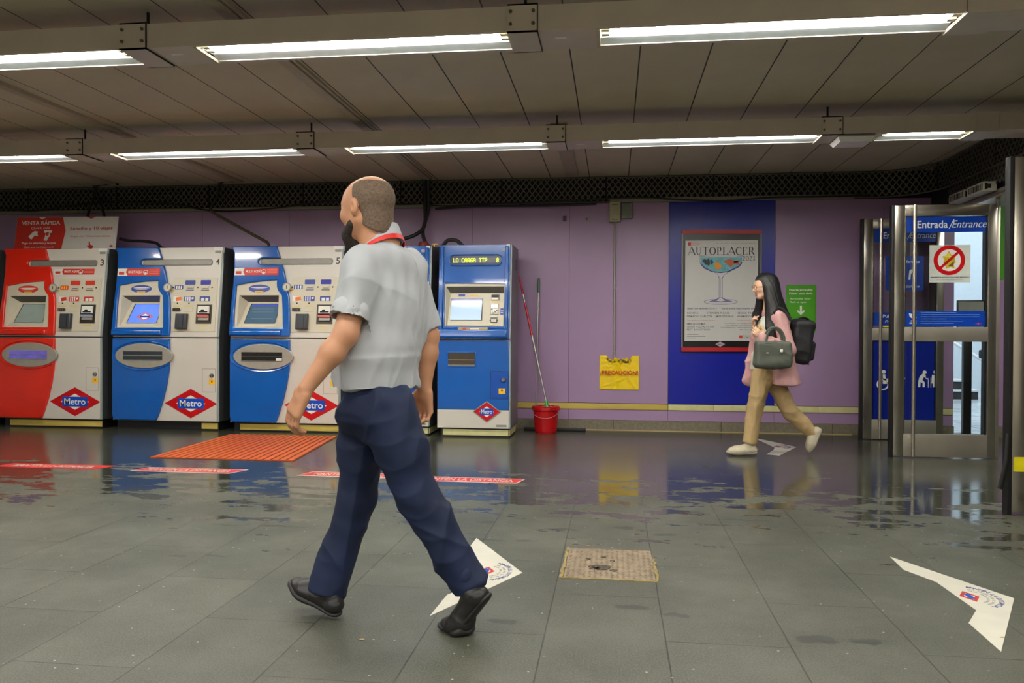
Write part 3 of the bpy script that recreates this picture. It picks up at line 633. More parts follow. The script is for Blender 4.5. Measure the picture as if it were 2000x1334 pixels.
# ---- type B: narrow blue machines
WB=.785; ZBB=.10; ZKB=1.035; ZTB=2.045; TB=.09
thb=math.atan2(TB,ZTB-ZKB); VB=math.hypot(TB,ZTB-ZKB)
UPB=T3(0,0,ZKB)@Matrix(((1,0,0,0),(0,math.sin(thb),-math.cos(thb),0),(0,math.cos(thb),math.sin(thb),0),(0,0,0,1)))
def UB(X,Y):
    k=(Y-63)/(1362-63); l=56-35*k; r=1040-10*k
    return ((X-l)/(r-l)*WB,(1362-Y)/1299*VB)
def LB(X,Y):
    k=(Y-679)/519; l=283+5*k; r=718
    return ((X-l)/(r-l)*WB, ZBB+(1198-Y)/519*(ZKB-ZBB))
GLY={'L':'10000 10000 10000 10000 10000 10000 11111','O':'01110 10001 10001 10001 10001 10001 01110','C':'01111 10000 10000 10000 10000 10000 01111','A':'01110 10001 10001 11111 10001 10001 10001','R':'11110 10001 10001 11110 10100 10010 10001','G':'01111 10000 10000 10111 10001 10001 01110','T':'11111 00100 00100 00100 00100 00100 00100','P':'11110 10001 10001 11110 10000 10000 10000','8':'01110 10001 10001 01110 10001 10001 01110','4':'00010 00110 01010 10010 11111 00010 00010',' ':'00000 00000 00000 00000 00000 00000 00000'}
def machine_b(x,y,label,led,top_num=None,detail=True):
    t=thing('ticket_machine',label,'ticket machine',(x,y,0)); D=.60
    a=MB(); P=[(0,ZBB),(0,ZKB),(TB,ZTB),(D,ZTB),(D,ZBB)]
    a.add([(xx,p[0],p[1]) for xx in (0,WB) for p in P],[(0,1,2,3,4),(9,8,7,6,5)]+[(i,5+i,5+(i+1)%5,(i+1)%5) for i in range(5) if i!=1],SIDEB if detail else BODY)
    for k in range(6): a.box(WB,WB+.002,.35,.5,1.90-.02*k,1.908-.02*k,DBLACK)
    a.build('cabinet_body',t)
    machine_base(t,WB,D,.098,(.055,WB-.025,PALEY),side=True)
    HQ=[UB(146,634),UB(940,634),UB(938,1182),UB(134,1184)]
    a=MB(UPB); a.shape([[(0,.004),(WB-.018,.004),(WB-.018,VB),(0,VB)],HQ[::-1]],BLUE,0,.014,.004); a.rect(WB-.018,.004,WB,VB,EDGE,-.008,.010,.004)
    a.rect(.012,.03,.055,VB-.02,BLUE,.012,.034,.011); a.rect(WB-.075,.03,WB-.032,VB-.02,BLUE,.012,.034,.011)
    up=a.build('upper_front',t,'glossy blue upper front')
    a=MB(LOW); a.rect(.0,LB(0,1090)[1],WB-.018,ZKB-.006,BLUE,0,.014,.006); a.rect(WB-.018,ZBB,WB,ZKB-.006,EDGE,-.008,.01,.004); a.rect(.0,ZBB,WB-.018,LB(0,1091)[1],WHITE,0,.012,.004)
    lo=a.build('lower_front',t,'blue lower front with a white foot panel')
    a=MB(UPB); p=UB(190,358); q=UB(906,195); a.shape([rrect(p[0],p[1],q[0],q[1],.05),rrect(p[0]+.012,p[1]+.012,q[0]-.012,q[1]-.012,.04)],BLUE,.01,.030,.006); a.rect(p[0]+.01,p[1]+.01,q[0]-.01,q[1]-.01,M('display_navy',(6,30,80),.25),.012,.0155,rad=.035)
    rim=a.build('display_surround',up)
    a=MB(UPB); p=UB(235,312); q=UB(868,245); a.rect(p[0],p[1],q[0],q[1],M('display_grey',(96,104,110),.4),.0155,.0175)
    dot=M('led_yellow_green',(215,240,10),.4,emis=(225,245,20),es=1.6); n=len(led); cw=(q[0]-p[0]-.01)/(n*6-1); chh=(q[1]-p[1]-.004)/7
    for i,chx in enumerate(led):
        for r,row in enumerate(GLY[chx].split()):
            for c,b in enumerate(row):
                if b=='1': a.box(p[0]+.005+(i*6+c)*cw,p[0]+.005+(i*6+c+.92)*cw,q[1]-.002-(r+.92)*chh,q[1]-.002-r*chh,.0175,.0185,dot)
    a.build('led_display',rim,'lit yellow-green display reading '+led.replace('   ',' ').replace('  ',' '))
    if not detail:
        a=MB(UPB); a.text('4',WB-.085,UB(0,300)[1],.05,PRW,bold=.02,z=.036); a.build('number',up,'white number 4')
    a=MB(UPB); p=UB(965,98); q=UB(1010,62); a.rect(p[0],p[1],q[0],q[1],PRW,.0145,.0155); p=UB(895,152); q=UB(992,108); a.rect(p[0],p[1],q[0],q[1],M('grey_label',(160,165,180),.5),.0145,.0155); a.build('maker_label',up)
    # cream unit with the screen
    a=MB(UPB)
    a.shape([[UB(108,1200),UB(968,1200),UB(962,590),UB(118,575)],[UB(122,1192),UB(945,1192),UB(955,600),UB(133,600)]],BLUE,.01,.040,.012)
    a.build('screen_surround',up)
    e=[UB(133,600),UB(955,600),UB(943,1192),UB(122,1192)]
    a=MB(UPB); i=[UB(150,640),UB(936,640),UB(934,1175),UB(140,1180)]
    a.shape([e[::-1],i[::-1]],CREAM,.004,.026,.003)
    d=[UB(186,718),UB(925,718),UB(925,1172),UB(160,1172)]; dp=-.055
    q3=lambda p,w:(p[0],p[1],w)
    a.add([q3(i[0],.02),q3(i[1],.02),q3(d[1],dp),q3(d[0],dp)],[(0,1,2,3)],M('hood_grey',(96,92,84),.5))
    a.add([q3(i[3],.02),q3(i[0],.02),q3(d[0],dp),q3(d[3],.01)],[(0,1,2,3)],CREAM); a.add([q3(i[1],.02),q3(i[2],.02),q3(d[2],.01),q3(d[1],dp)],[(0,1,2,3)],CREAM)
    a.add([q3(d[0],dp),q3(d[1],dp),q3(d[2],.01),q3(d[3],.01)],[(0,1,2,3)],CREAM)
    bz=a.build('screen_bezel',up,'cream bezel')
    def on(X,Y,o=.003):
        f_=(Y-718)/(1172-718); u,v=UB(X,Y); return (u,v,dp+(.01-dp)*f_+o)
    def plate(mb,x0,y0,x1,y1,mat,o=.003,th=.004):
        V=[on(x0,y0,o),on(x1,y0,o),on(x1,y1,o),on(x0,y1,o)]; V+=[(p[0],p[1],p[2]+th) for p in V]
        mb.add(V,[(4,7,6,5),(0,1,5,4),(1,2,6,5),(2,3,7,6),(3,0,4,7)],mat)
    scm=bpy.data.materials.get('screen_pale_blue')
    if not scm:
        scm,nt,b=nodemat('screen_pale_blue'); tc=nt.nodes.new('ShaderNodeTexCoord'); sx=nt.nodes.new('ShaderNodeSeparateXYZ'); nt.links.new(tc.outputs['Generated'],sx.inputs[0])
        col=mixc(nt,sx.outputs[2],rgb((215,232,245)),rgb((120,168,205))); nt.links.new(col,b.inputs['Emission Color']); b.inputs['Emission Strength'].default_value=.75; b.inputs['Base Color'].default_value=rgb((120,140,160)); b.inputs['Roughness'].default_value=.12
    a=MB(UPB); plate(a,198,796,636,1100,BLACK,.002,.002); V=[on(206,802,.006),on(630,802,.006),on(618,1094,.006),on(192,1094,.006)]
    a.add(V,[(0,3,2,1)],scm); a.add([on(206,802,.0065),on(630,802,.0065),on(630,826,.0065),on(206,826,.0065)],[(0,3,2,1)],M('screen_bar',(60,70,150),.2,emis=(70,80,180),es=.6)); a.build('screen',bz,'bright pale blue screen')
    a=MB(UPB); plate(a,752,738,862,818,DARK); plate(a,762,748,850,775,DBLACK,.007,.001); plate(a,757,782,850,812,PRW,.007,.006); a.build('receipt_slot',bz)
    a=MB(UPB); plate(a,745,866,856,1016,GREYM,.003,.012); plate(a,757,880,845,926,M('lcd_white',(215,225,235),.2,emis=(220,230,240),es=.6),.015,.001)
    for r in range(4):
        for c in range(4): plate(a,757+c*23,940+r*18,774+c*23,953+r*18,M('key_white',(225,225,222),.4) if (r+c)%4 else DARK,.015,.004)
    a.build('keypad',bz,'numeric keypad with a small lit display')
    a=MB(UPB); plate(a,752,1055,842,1130,DARK); plate(a,760,1080,832,1122,GREYM,.007,.008); plate(a,738,1092,850,1104,DBLACK,.007,.002); a.build('card_slot',bz)
    a=MB(UPB)
    for y_,x0,x1 in ((832,748,866),(1154,732,850),(742,452,575)): plate(a,x0,y_,x1,y_+9,STY,.003,.001)
    plate(a,300,733,390,765,PRB,.003,.001); plate(a,880,930,925,1020,PRB,.003,.001); plate(a,886,955,918,962,PRW,.0045,.0005); plate(a,886,985,918,992,PRW,.0045,.0005)
    a.build('printed_guide',bz)
    a=MB(UPB); p=UB(0,1345); q=UB(0,1215); a.shape([(.012,p[1]),(WB-.03,p[1]),(WB-.03,q[1]),(WB/2,q[1]-.006),(.012,q[1])],BLUE,.01,.07,.022); sh=a.build('shelf',up,'blue shelf under the screen')
    a=MB(UPB); p=UB(320,1236); q=UB(725,1202); a.rect(p[0],p[1],q[0],q[1],M('worn_sticker',(176,160,110),.5),.07,.0712); a.rect(p[0]+.05,p[1]+.004,p[0]+.09,q[1]-.004,PRR,.0712,.0718); a.rect(p[0]+.13,p[1]+.004,p[0]+.225,q[1]-.008,PRW,.0712,.0718); a.build('worn_sticker',sh)
    # lower
    a=MB(LOW); p=LB(350,833); q=LB(508,757)
    a.shape([[(p[0]-.012,p[1]-.012),(q[0]+.012,p[1]-.012),(q[0]+.012,q[1]+.012),(p[0]-.012,q[1]+.012)],[(p[0],p[1]),(q[0],p[1]),(q[0],q[1]),(p[0],q[1])]],BLUE,.012,.022,.004)
    a.rect(p[0],p[1],q[0],q[1],M('tray_brown',(66,56,44),.3),.0142,.0152); a.rect(p[0],p[1],q[0],p[1]+.014,CHROME,.0152,.024); a.rect(p[0],p[1]+.06,q[0],p[1]+.066,GREYM,.0152,.0165); a.build('ticket_tray',lo,'dark ticket tray with a metal lip')
    a=MB(LOW); p=LB(600,1025); q=LB(703,862)
    a.shape([[(p[0],p[1]),(q[0],p[1]),(q[0],q[1]),(p[0],q[1])],[(p[0]+.005,p[1]+.005),(q[0]-.005,p[1]+.005),(q[0]-.005,q[1]-.005),(p[0]+.005,q[1]-.005)]],M('navy_gap',(4,36,90),.4),.0141,.0152)
    a.rect(p[0]+.005,p[1]+.005,q[0]-.005,q[1]-.005,M('machine_blue_satin',(0,70,160),.4),.0141,.0148); dr=a.build('lock_panel',lo)
    a=MB(LOW); k=LB(675,912); a.lathe([(0,.034),(.018,.034),(.027,.022),(.030,.0148)],CHROME,(k[0],k[1],0)); a.build('lock',dr,'round chrome lock')
    a=MB(LOW); p=LB(648,994); q=LB(687,962); a.rect(p[0],p[1],q[0],q[1],STY,.015,.016); c=((p[0]+q[0])/2,(p[1]+q[1])/2+.008); a.shape(ellp(c[0],c[1],.012,.012,12),PRR,.016,.0166); a.build('warning_sticker',dr,'small yellow warning sticker')
    a=MB(LOW); k=LB(580,1100); hw=LB(655,0)[0]-k[0]; hh=k[1]-LB(0,1157)[1]
    a.shape([(k[0]-hw-.012,k[1]),(k[0],k[1]-hh-.01),(k[0]+hw+.012,k[1]),(k[0],k[1]+hh+.01)],EDGE,.0146,.020,.003)
    metro_logo(a,k[0],k[1],hw,hh,.020); a.build('metro_logo',lo,'small red diamond logo reading Metro')
    a=MB(LOW); p=LB(636,1188); q=LB(695,1175); a.rect(p[0],p[1],q[0],q[1],PRG,.012,.014); a.build('maker_label',lo)
    return t
machine_b(-1.858,8.30,'blue ticket machine with a lit LO CARGA TTP display, beside the red bucket','LO CARGA TTP   8')
m7=machine_b(-2.74,8.36,'blue ticket machine mostly hidden behind the walking man','LO CARGA TTP   4',detail=False)
# red lamp on top of it
t=thing('cable_fitting','dark red round cap with a small brass valve on the half hidden machine','cap',(-2.03,8.62,2.045))
a=MB(); a.lathe([(0,.07),(.045,.066),(.06,.04),(.06,0)],M('dull_red',(120,38,28),.5),(-.06,0,0)); a.build('cap',t)
a=MB(); a.cyl((.06,0,.0),(.06,0,.045),.012,M('brass',(150,125,70),.4,metal=.8)); a.box(.03,.10,-.01,.01,.03,.045,MATS['brass']); a.build('valve',t)
# ================================================================== quick sale sign over machine 3
def quad_panel(TL,TR,BR,BL,Y):
    c=[at(*p,Y) for p in (TL,TR,BR,BL)]; return c
SY=8.80
tl,tr,br,bl=quad_panel((35.6,425),(232.5,423),(224,491),(28,491),SY)
t=thing('quick_sale_sign','red and white sign reading VENTA RÁPIDA standing on top of machine 3','sign',(0,SY,0))
def S3(X,Y): # crop 5.34 -> picture
    p=at(X/5.3375, 410+Y/5.3375, SY); return (p.x,p.z)
a=MB(FRONT); zt=2.062
L=[S3(190,78),S3(1242,70),S3(1205,420),S3(150,420)]; L[2]=(L[2][0],zt); L[3]=(L[3][0],zt)
a.shape(L[::-1],M('sign_white',(222,218,210),.4,var=.02),0,.012,.001)
a.box(L[3][0]+.1,L[3][0]+.16,zt-.0,zt+.03,-.05,.0,BLACK); a.box(L[2][0]-.16,L[2][0]-.1,zt,zt+.03,-.05,0,BLACK)
bd=a.build('board',t)
a=MB(FRONT); R=[S3(192,80),S3(665,78),S3(692,218),S3(640,412),S3(152,412)]; R[3]=(R[3][0],zt+.005); R[4]=(R[4][0],zt+.005)
a.shape(R[::-1],M('sign_red',(196,42,30),.4),.0122,.0132); a.shape([S3(410,76),S3(495,76),S3(452,102)],PRW,.0133,.0138); a.shape([S3(915,72),S3(1005,71),S3(960,96)],PRR,.0133,.0138)
def st(s,X,Y,H,W,mat,**k):
    p=S3(X,Y); q=S3(X,Y-H); r=S3(X+W,Y); a.text(s,p[0],p[1],q[1]-p[1],mat,w=r[0]-p[0],z=.0136,**k)
st('VENTA RÁPIDA',436,158,40,402,PRW,bold=.025); st('Quick sale',430,202,26,190,PRW,shear=.3)
st('Pago en efectivo y tarjeta',412,356,20,356,PRW,bold=.02); st('Cash and card payment',410,398,18,312,PRW,shear=.3)
rt=M('sign_red_text',(190,48,36),.45); st('Sencillo y 10 viajes',960,208,32,444,rt,bold=.02); st('Single and 10-journey tickets',950,284,20,425,M('sign_red_pale',(205,110,98),.45),shear=.3)
def hand_icon(P,mat): a.shape([S3(*p) for p in P],mat,.0134,.014)
hand_icon([(305,280),(345,240),(370,222),(405,228),(398,250),(405,275),(370,268),(352,290),(335,310),(322,300)],PRW)
hand_icon([(468,215),(550,213),(550,240),(530,240),(530,270),(512,290),(495,325),(462,318),(480,270),(485,240),(468,240)],PRW)
a.shape([S3(490,236),S3(520,236),S3(512,270),S3(488,272)],MATS['sign_red'],.014,.0146)
hand_icon([(932,330),(945,330),(947,362),(975,372),(975,392),(965,408),(935,408),(930,392),(910,378),(918,370),(932,376)],rt)
p=S3(1165,378); metro_logo(a,p[0],p[1],.028,.018,.0134,txt=False)
a.build('printing',bd,'printed lettering and hand symbols')
# ================================================================== wall fittings
def WP(px,py,Y=None):
    p=at(px,py,Y or WALL); return (p.x,p.z)
# poster
def SP(X,Y): return WP(1300+X/4.939,430+Y/4.939,WALL-.045)
t=thing('framed_poster','framed AUTOPLACER 2023 poster with a fish-filled glass on the blue panel','poster',(0,WALL-.004,0))
def prj(L): return [SP(*p) for p in L][::-1]
a=MB(FRONT); a.shape(prj([(158,92),(926,92),(922,1268),(155,1268)]),M('poster_case_black',(9,9,10),.3),0,.034,.003)
a.shape(prj([(158,92),(926,92),(926,130),(158,130)]),M('frame_red',(178,24,30),.35),.034,.040,.002); a.shape(prj([(153,1228),(924,1228),(923,1268),(152,1268)]),MATS['frame_red'],.034,.040,.002)
for X0,X1 in ((156,166),(918,926)): a.shape(prj([(X0,130),(X1,130),(X1-2,1228),(X0-2,1228)]),GREYM,.034,.037)
fr=a.build('frame',t,'black case with red top and bottom bars')
a=MB(FRONT); a.shape(prj([(192,196),(892,190),(888,1166),(182,1166)]),M('poster_paper',(212,210,206),.35,var=.015),.0342,.0352)
w=.0354
def pt(s,X,Y,H,W=None,mat=PRK,al='L',**k):
    p=SP(X,Y); q=SP(X,Y-H); r=SP(X+(W or 1),Y); a.text(s,p[0],p[1],q[1]-p[1],mat,w=(r[0]-p[0]) if W else None,al=al,z=w,th=.0004,**k)
# serif capitals drawn stroke by stroke
STK={'A':[((0,0),(.48,1),.05),((.48,1),(1,0),.13),((.22,.36),(.75,.36),.05)],'U':[((.2,1),(.2,.3),.13),((.2,.3),(.35,.04),.11),((.35,.04),(.62,.04),.07),((.62,.04),(.8,.3),.06),((.8,.3),(.8,1),.05)],
'T':[((.5,0),(.5,1),.13),((.02,.97),(.98,.97),.06)],'O':[((.5,.98),(.2,.85),.07),((.2,.85),(.06,.5),.13),((.06,.5),(.2,.15),.13),((.2,.15),(.5,.02),.07),((.5,.02),(.8,.15),.07),((.8,.15),(.94,.5),.13),((.94,.5),(.8,.85),.13),((.8,.85),(.5,.98),.07)],
'P':[((.25,0),(.25,1),.13),((.25,.97),(.65,.97),.05),((.65,.97),(.86,.74),.12),((.86,.74),(.65,.48),.12),((.65,.48),(.25,.48),.05)],'L':[((.25,0),(.25,1),.13),((.25,.03),(.9,.03),.06),((.9,.03),(.95,.25),.05)],
'C':[((.92,.78),(.75,.95),.06),((.75,.95),(.45,.98),.06),((.45,.98),(.15,.8),.09),((.15,.8),(.06,.5),.13),((.06,.5),(.15,.2),.13),((.15,.2),(.45,.02),.09),((.45,.02),(.75,.05),.06),((.75,.05),(.94,.24),.05)],
'E':[((.22,0),(.22,1),.13),((.22,.97),(.85,.97),.05),((.22,.5),(.7,.5),.05),((.22,.03),(.9,.03),.05),((.85,.97),(.87,.8),.04),((.9,.03),(.94,.24),.04)],
'R':[((.22,0),(.22,1),.13),((.22,.97),(.6,.97),.05),((.6,.97),(.8,.75),.12),((.8,.75),(.6,.5),.12),((.6,.5),(.22,.5),.05),((.5,.5),(1,0),.12)],
'2':[((.15,.78),(.35,.97),.07),((.35,.97),(.65,.95),.08),((.65,.95),(.8,.7),.12),((.8,.7),(.12,.04),.07),((.12,.04),(.9,.04),.08)],'0':[],'3':[((.15,.82),(.4,.97),.07),((.4,.97),(.75,.8),.11),((.75,.8),(.45,.55),.08),((.45,.55),(.82,.3),.1),((.82,.3),(.45,.02),.1),((.45,.02),(.12,.14),.07)]}
STK['0']=STK['O']
SER={'A':[(0,0),(1,0)],'U':[(.2,1),(.8,1)],'T':[(.5,0)],'P':[(.25,0),(.2,1)],'L':[(.22,0),(.25,1)],'E':[(.18,0),(.18,1)],'R':[(.2,0),(.18,1),(1,0)]}
def serif(word,X0,X1,Y,H,mat=PRK,gap=.10,widths=None):
    ws=[(widths or {}).get(c,.78) for c in word]; tot_=sum(ws)+gap*(len(word)-1); k=(X1-X0)/tot_; x=X0
    for c,wd in zip(word,ws):
        W_=wd*k
        for (p,q,tk) in STK[c]:
            A=Vector(SP(x+p[0]*W_,Y-p[1]*H)); B=Vector(SP(x+q[0]*W_,Y-q[1]*H)); d=(B-A).normalized(); n=Vector((-d.y,d.x))*(tk*H/4.939*.00595*.5); e=d*.0012
            a.add([(*(A-e-n),w),(*(B+e-n),w),(*(B+e+n),w),(*(A-e+n),w)],[(0,1,2,3)],mat)
        for sx,sy in SER.get(c,[]):
            A=Vector(SP(x+sx*W_,Y-sy*H)); r=.14*H*.0012; sg=.0; a.add([(A.x-r,A.y-.0012,w),(A.x+r,A.y-.0012,w),(A.x+r,A.y+.0012,w),(A.x-r,A.y+.0012,w)],[(0,1,2,3)],mat)
        x+=W_+gap*k
serif('AUTOPLACER',220,856,335,76,M('poster_ink',(34,34,46),.5),widths={'A':.86,'O':.86,'E':.66,'L':.66,'P':.66,'C':.78,'R':.76})
serif('2023',742,866,390,44,MATS['poster_ink'],widths={'2':.6,'0':.6,'3':.55})
a.shape(prj([(216,214),(246,214),(246,246),(216,246)]),PRR,w,w+.0004); 
for k,(x0,x1,y) in enumerate(((250,320,218),(250,348,229),(250,320,240))): a.shape(prj([(x0,y),(x1,y),(x1,y+5),(x0,y+5)]),M('print_pale_red',(205,150,145),.5),w,w+.0003)
pt('Más que 4  10 Años  de festival autoplacer en Móstoles',865,226,11,382,PRG,al='R')
# the glass
ink=M('poster_violet_ink',(86,78,130),.5)
def line(P,mat=ink,tk=.0035,close=False,o=0):
    Q=[Vector((*SP(*p),w+o)) for p in P]
    for A,B in zip(Q[:-1],Q[1:]):
        d=(B-A); 
        if d.length<1e-6: continue
        d.normalize(); n=Vector((-d.y,d.x,0))*tk*.5; e=d*tk*.3
        a.add([A-e-n,B+e-n,B+e+n,A-e+n],[(0,1,2,3)],mat)
a.shape(prj([(333,358),(740,358),(736,400),(700,440),(600,490),(530,498),(450,488),(380,450),(340,410)]),M('poster_water',(110,178,186),.5,var=.25,scale=30),w,w+.0004)
a.shape(prj([(340,412),(380,452),(450,490),(530,499),(600,491),(700,441),(736,402),(738,412),(704,456),(610,500),(530,510),(445,500),(372,466),(336,424)]),M('poster_deep_blue',(50,70,150),.5),w+.0005,w+.0008)
line([(325,345),(326,400),(360,450),(420,485),(470,500),(505,525),(516,560),(516,745)],tk=.004,o=.001); line([(748,345),(748,395),(715,448),(640,485),(600,505),(562,528),(549,560),(549,745)],tk=.004,o=.001)
line([(325,345),(400,336),(540,332),(680,336),(748,345),(680,352),(540,356),(400,352),(325,345)],tk=.003,o=.001)
line([(505,540),(535,560),(562,540)],tk=.003,o=.001)
line([(532,575),(532,740)],mat=M('poster_pale_violet',(170,168,190),.5),tk=.006,o=.0005)
E1=[(532+162*math.cos(q),788+25*math.sin(q)) for q in [2*math.pi*k/30 for k in range(31)]]; line(E1,tk=.0035,o=.001)
E2=[(532+162*math.cos(q),782+22*math.sin(q)) for q in [2*math.pi*k/30 for k in range(31)]]; line(E2,mat=MATS['poster_pale_violet'],tk=.002,o=.0009)
a.shape(prj([(516,745),(549,745),(585,765),(650,785),(590,790),(532,792),(470,790),(415,785),(480,765)]),M('poster_shade_violet',(120,112,165),.5),w+.0002,w+.0006); a.shape(prj([(525,750),(540,750),(575,778),(532,784),(490,778)]),MATS['poster_paper'],w+.0007,w+.0010)
def fish(P,mat): a.shape(prj(P),mat,w+.0012,w+.0016)
fish([(355,385),(380,375),(400,385),(412,365),(425,385),(430,420),(418,442),(400,428),(385,432),(372,412),(358,404)],M('fish_black',(40,50,64),.5))
fish([(430,385),(450,380),(462,410),(444,425),(432,412)],MATS['fish_black'])
fish([(468,420),(490,406),(512,410),(530,425),(545,445),(525,462),(505,482),(488,470),(476,450)],M('fish_orange',(226,150,50),.5)); fish([(500,408),(510,395),(520,410)],MATS['fish_orange'])
fish([(565,395),(600,380),(620,372),(645,385),(680,395),(715,380),(708,415),(715,435),(680,425),(650,430),(625,455),(610,432),(585,415),(570,412)],M('fish_red',(206,96,62),.5)); fish([(655,395),(700,390),(705,410),(660,415)],M('fish_tail',(214,170,80),.5))
for x0,y0 in ((545,450),(565,455),(575,448),(515,385),(530,380),(395,445)): line([(x0,y0+28),(x0-4,y0+12),(x0+3,y0)],M('weed_green',(50,120,80),.5),.004,o=.0014)
pt('Sábado 23 de septiembre 12 a 01 h',208,858,14,284,M('print_navy',(40,60,110),.5),bold=.02); pt('Entrada gratuita hasta completar aforo',542,858,14,328,MATS['print_navy'],bold=.02)
for s,X,Y,H,W_ in (('INFANTA',208,904,17,108),('STEPHEN PLEASE',396,904,17,222),('SEGGS TAPE',696,904,17,168),('FIRMADO, CARLOTA',206,936,17,248),('MISS ESPAÑA',484,936,17,174),('ANIMADORA',690,936,17,170),('EMILIA GRIMA',206,1008,16,178),('GIDEO + LOYALTY XIX',206,1036,16,262),('FEET & GOSTOSO',206,1064,16,222)): pt(s,X,Y,H,W_,M('poster_grey_ink',(74,74,80),.5),bold=.008)
pt('Zona de Radio con Radio Relativa',206,972,11,272,M('poster_orange_ink',(196,112,92),.5)); pt('Stand Autoplacer',690,972,11,170,MATS['poster_orange_ink'])
for s,X,Y,W_ in (('LA INTEGRAL / LA GRANJA DE PAPEL',866,1000,298),('ATI CARMAL / AUTOEDITADAS',866,1020,285),('CURTIMIENTAS / TIENDA EDITA CON',866,1041,338),('PINTA & ...',866,1063,150)): pt(s,X,Y,10,W_,MATS['poster_grey_ink'],al='R')
for k,(x1,y) in enumerate(((318,1100),(385,1120),(290,1134))): a.shape(prj([(206,y),(x1,y),(x1,y+5),(206,y+5)]),PRG,w,w+.0003)
a.shape(prj([(710,1112),(742,1112),(742,1140),(710,1140)]),PRR,w,w+.0004); pt('Comunidad',750,1122,11,100,bold=.02); pt('de Madrid',750,1139,11,90,bold=.02)
a.build('poster_sheet',fr,'white poster with a stemmed glass of fish')
a=MB(FRONT); p=SP(527,1197); a.shape([(p[0]-.053,p[1]),(p[0],p[1]-.031),(p[0]+.053,p[1]),(p[0],p[1]+.031)],M('badge_pink_grey',(176,158,170),.4),.0342,.037); a.text('Metro',p[0],p[1]-.007,.013,M('badge_violet',(90,60,120),.5),w=.05,z=.0372,bold=.02); a.build('diamond_badge',fr,'small diamond badge')
# yellow caution sign, torn and crumpled
t=thing('caution_sign','crumpled yellow sign reading ¡PRECAUCIÓN! taped over the pipe','sign',(.062,WALL-.002,.66))
a=MB(); nx,nz=46,40; W_,H_=.45,.39; V=[]
def crump(u,v):
    r_=math.hypot(u-.42,v-.86); fan=abs(math.sin(7*math.atan2(v-.86,u-.42)+.6))
    return .006+.024*math.exp(-((u-.43)/.09)**2)*min(1,.25+v)+.010*fan*math.exp(-r_/.28)+.005*math.exp(-((u+.6*v-.95)/.03)**2)+.004*math.exp(-((v-.5*u-.05)/.03)**2)
for j in range(nz+1):
    for i in range(nx+1):
        u,v=i/nx,j/nz; top=1.0
        if .18<u<.82: top=1-.13*min(1,(u-.18)/.05,(.82-u)/.05)*(.75+.25*math.sin(26*u)+.2*math.sin(61*u))
        vv=v*top; V.append(((u-.5)*W_, -crump(u,v)-.03*max(0,v-.86)/.14*max(0,min(1,(u-.18)/.05,(.82-u)/.05)), (vv-.5)*H_))
a.add(V,[(j*(nx+1)+i,j*(nx+1)+i+1,(j+1)*(nx+1)+i+1,(j+1)*(nx+1)+i) for j in range(nz) for i in range(nx)],SIGNY,True); sg=a.build('sheet',t,'torn yellow sheet')
md=sg.modifiers.new('thickness','SOLIDIFY'); md.thickness=.001
a=MB(FRONT); a.text('¡PRECAUCIÓN!',.0,-.022,.044,M('caution_red',(190,30,16),.5),w=.425,bold=.03,z=.040); a.build('lettering',t,'red lettering')
a=MB(); pts=[(-.14,-.016,.168),(-.10,-.03,.135),(-.04,-.034,.128),(.03,-.034,.142),(.08,-.03,.120),(.13,-.02,.150)]
a.tube(smooth_path(pts,5),.012,M('old_grey_tape',(96,86,48),.6,var=.3,scale=40),8,flat=.5); a.build('torn_tape',t)
# junction boxes and the conduit pipe
t=thing('junction_box','beige junction box high on the wall at the top of the vertical pipe','junction box',(.004,WALL,2.49))
a=MB(); a.box(-.062,.062,-.07,0,-.115,.115,M('box_beige',(168,164,132),.45),.008); bx=a.build('box_body',t)
a=MB(); 
for z in (-.085,.08): a.box(-.035,.035,-.0725,-.07,z-.004,z+.004,M('box_slot',(90,86,66),.5))
a.build('cover_slot',bx)
t=thing('junction_box','grey-green square junction box right of the beige one','junction box',(.14,WALL,2.50))
a=MB(); a.box(-.062,.062,-.05,0,-.085,.085,M('box_green',(120,126,112),.5),.008); bx=a.build('box_body',t)
a=MB()
for sx in (-.05,.05):
    for sz in (-.07,.07): a.cyl((sx,-.053,sz),(sx,-.049,sz),.006,GREYM,n=8)
a.build('screw',bx)
t=thing('conduit_pipe','thin vertical steel pipe running down the lilac wall to the yellow sign','pipe',(.004,WALL,.80))
a=MB(); a.cyl((0,-.022,0),(0,-.022,1.575),.011,GREYM,n=10); a.build('pipe',t)
for z in (.10,.82,1.50):
    a=MB(); a.box(-.028,.028,-.006,0,z-.008,z+.008,GREYM); a.tube([(-.016,-.003,z),(-.012,-.034,z),(.012,-.034,z),(.016,-.003,z)],.004,GREYM,6); a.build('pipe_clip',t)
t=thing('socket','small white label plate on the lilac wall near the junction boxes','label plate',(-.30,WALL,2.42))
a=MB(); a.box(-.035,.035,-.006,0,-.02,.02,M('old_white',(150,140,145),.5),.002); a.build('plate',t); a=MB(); a.box(-.025,-.01,-.0075,-.006,-.01,.01,DARK); a.build('button',t)
a=MB(); a.box(-.02,.02,-.01,0,-.03,.03,M('dull_violet',(88,76,92),.6),.004); o=a.build('wall_plug',loc=None); o.location=(-.57,WALL,2.43); tag(o,'tiny dark plug high on the lilac wall left of the label plate','wall plug')
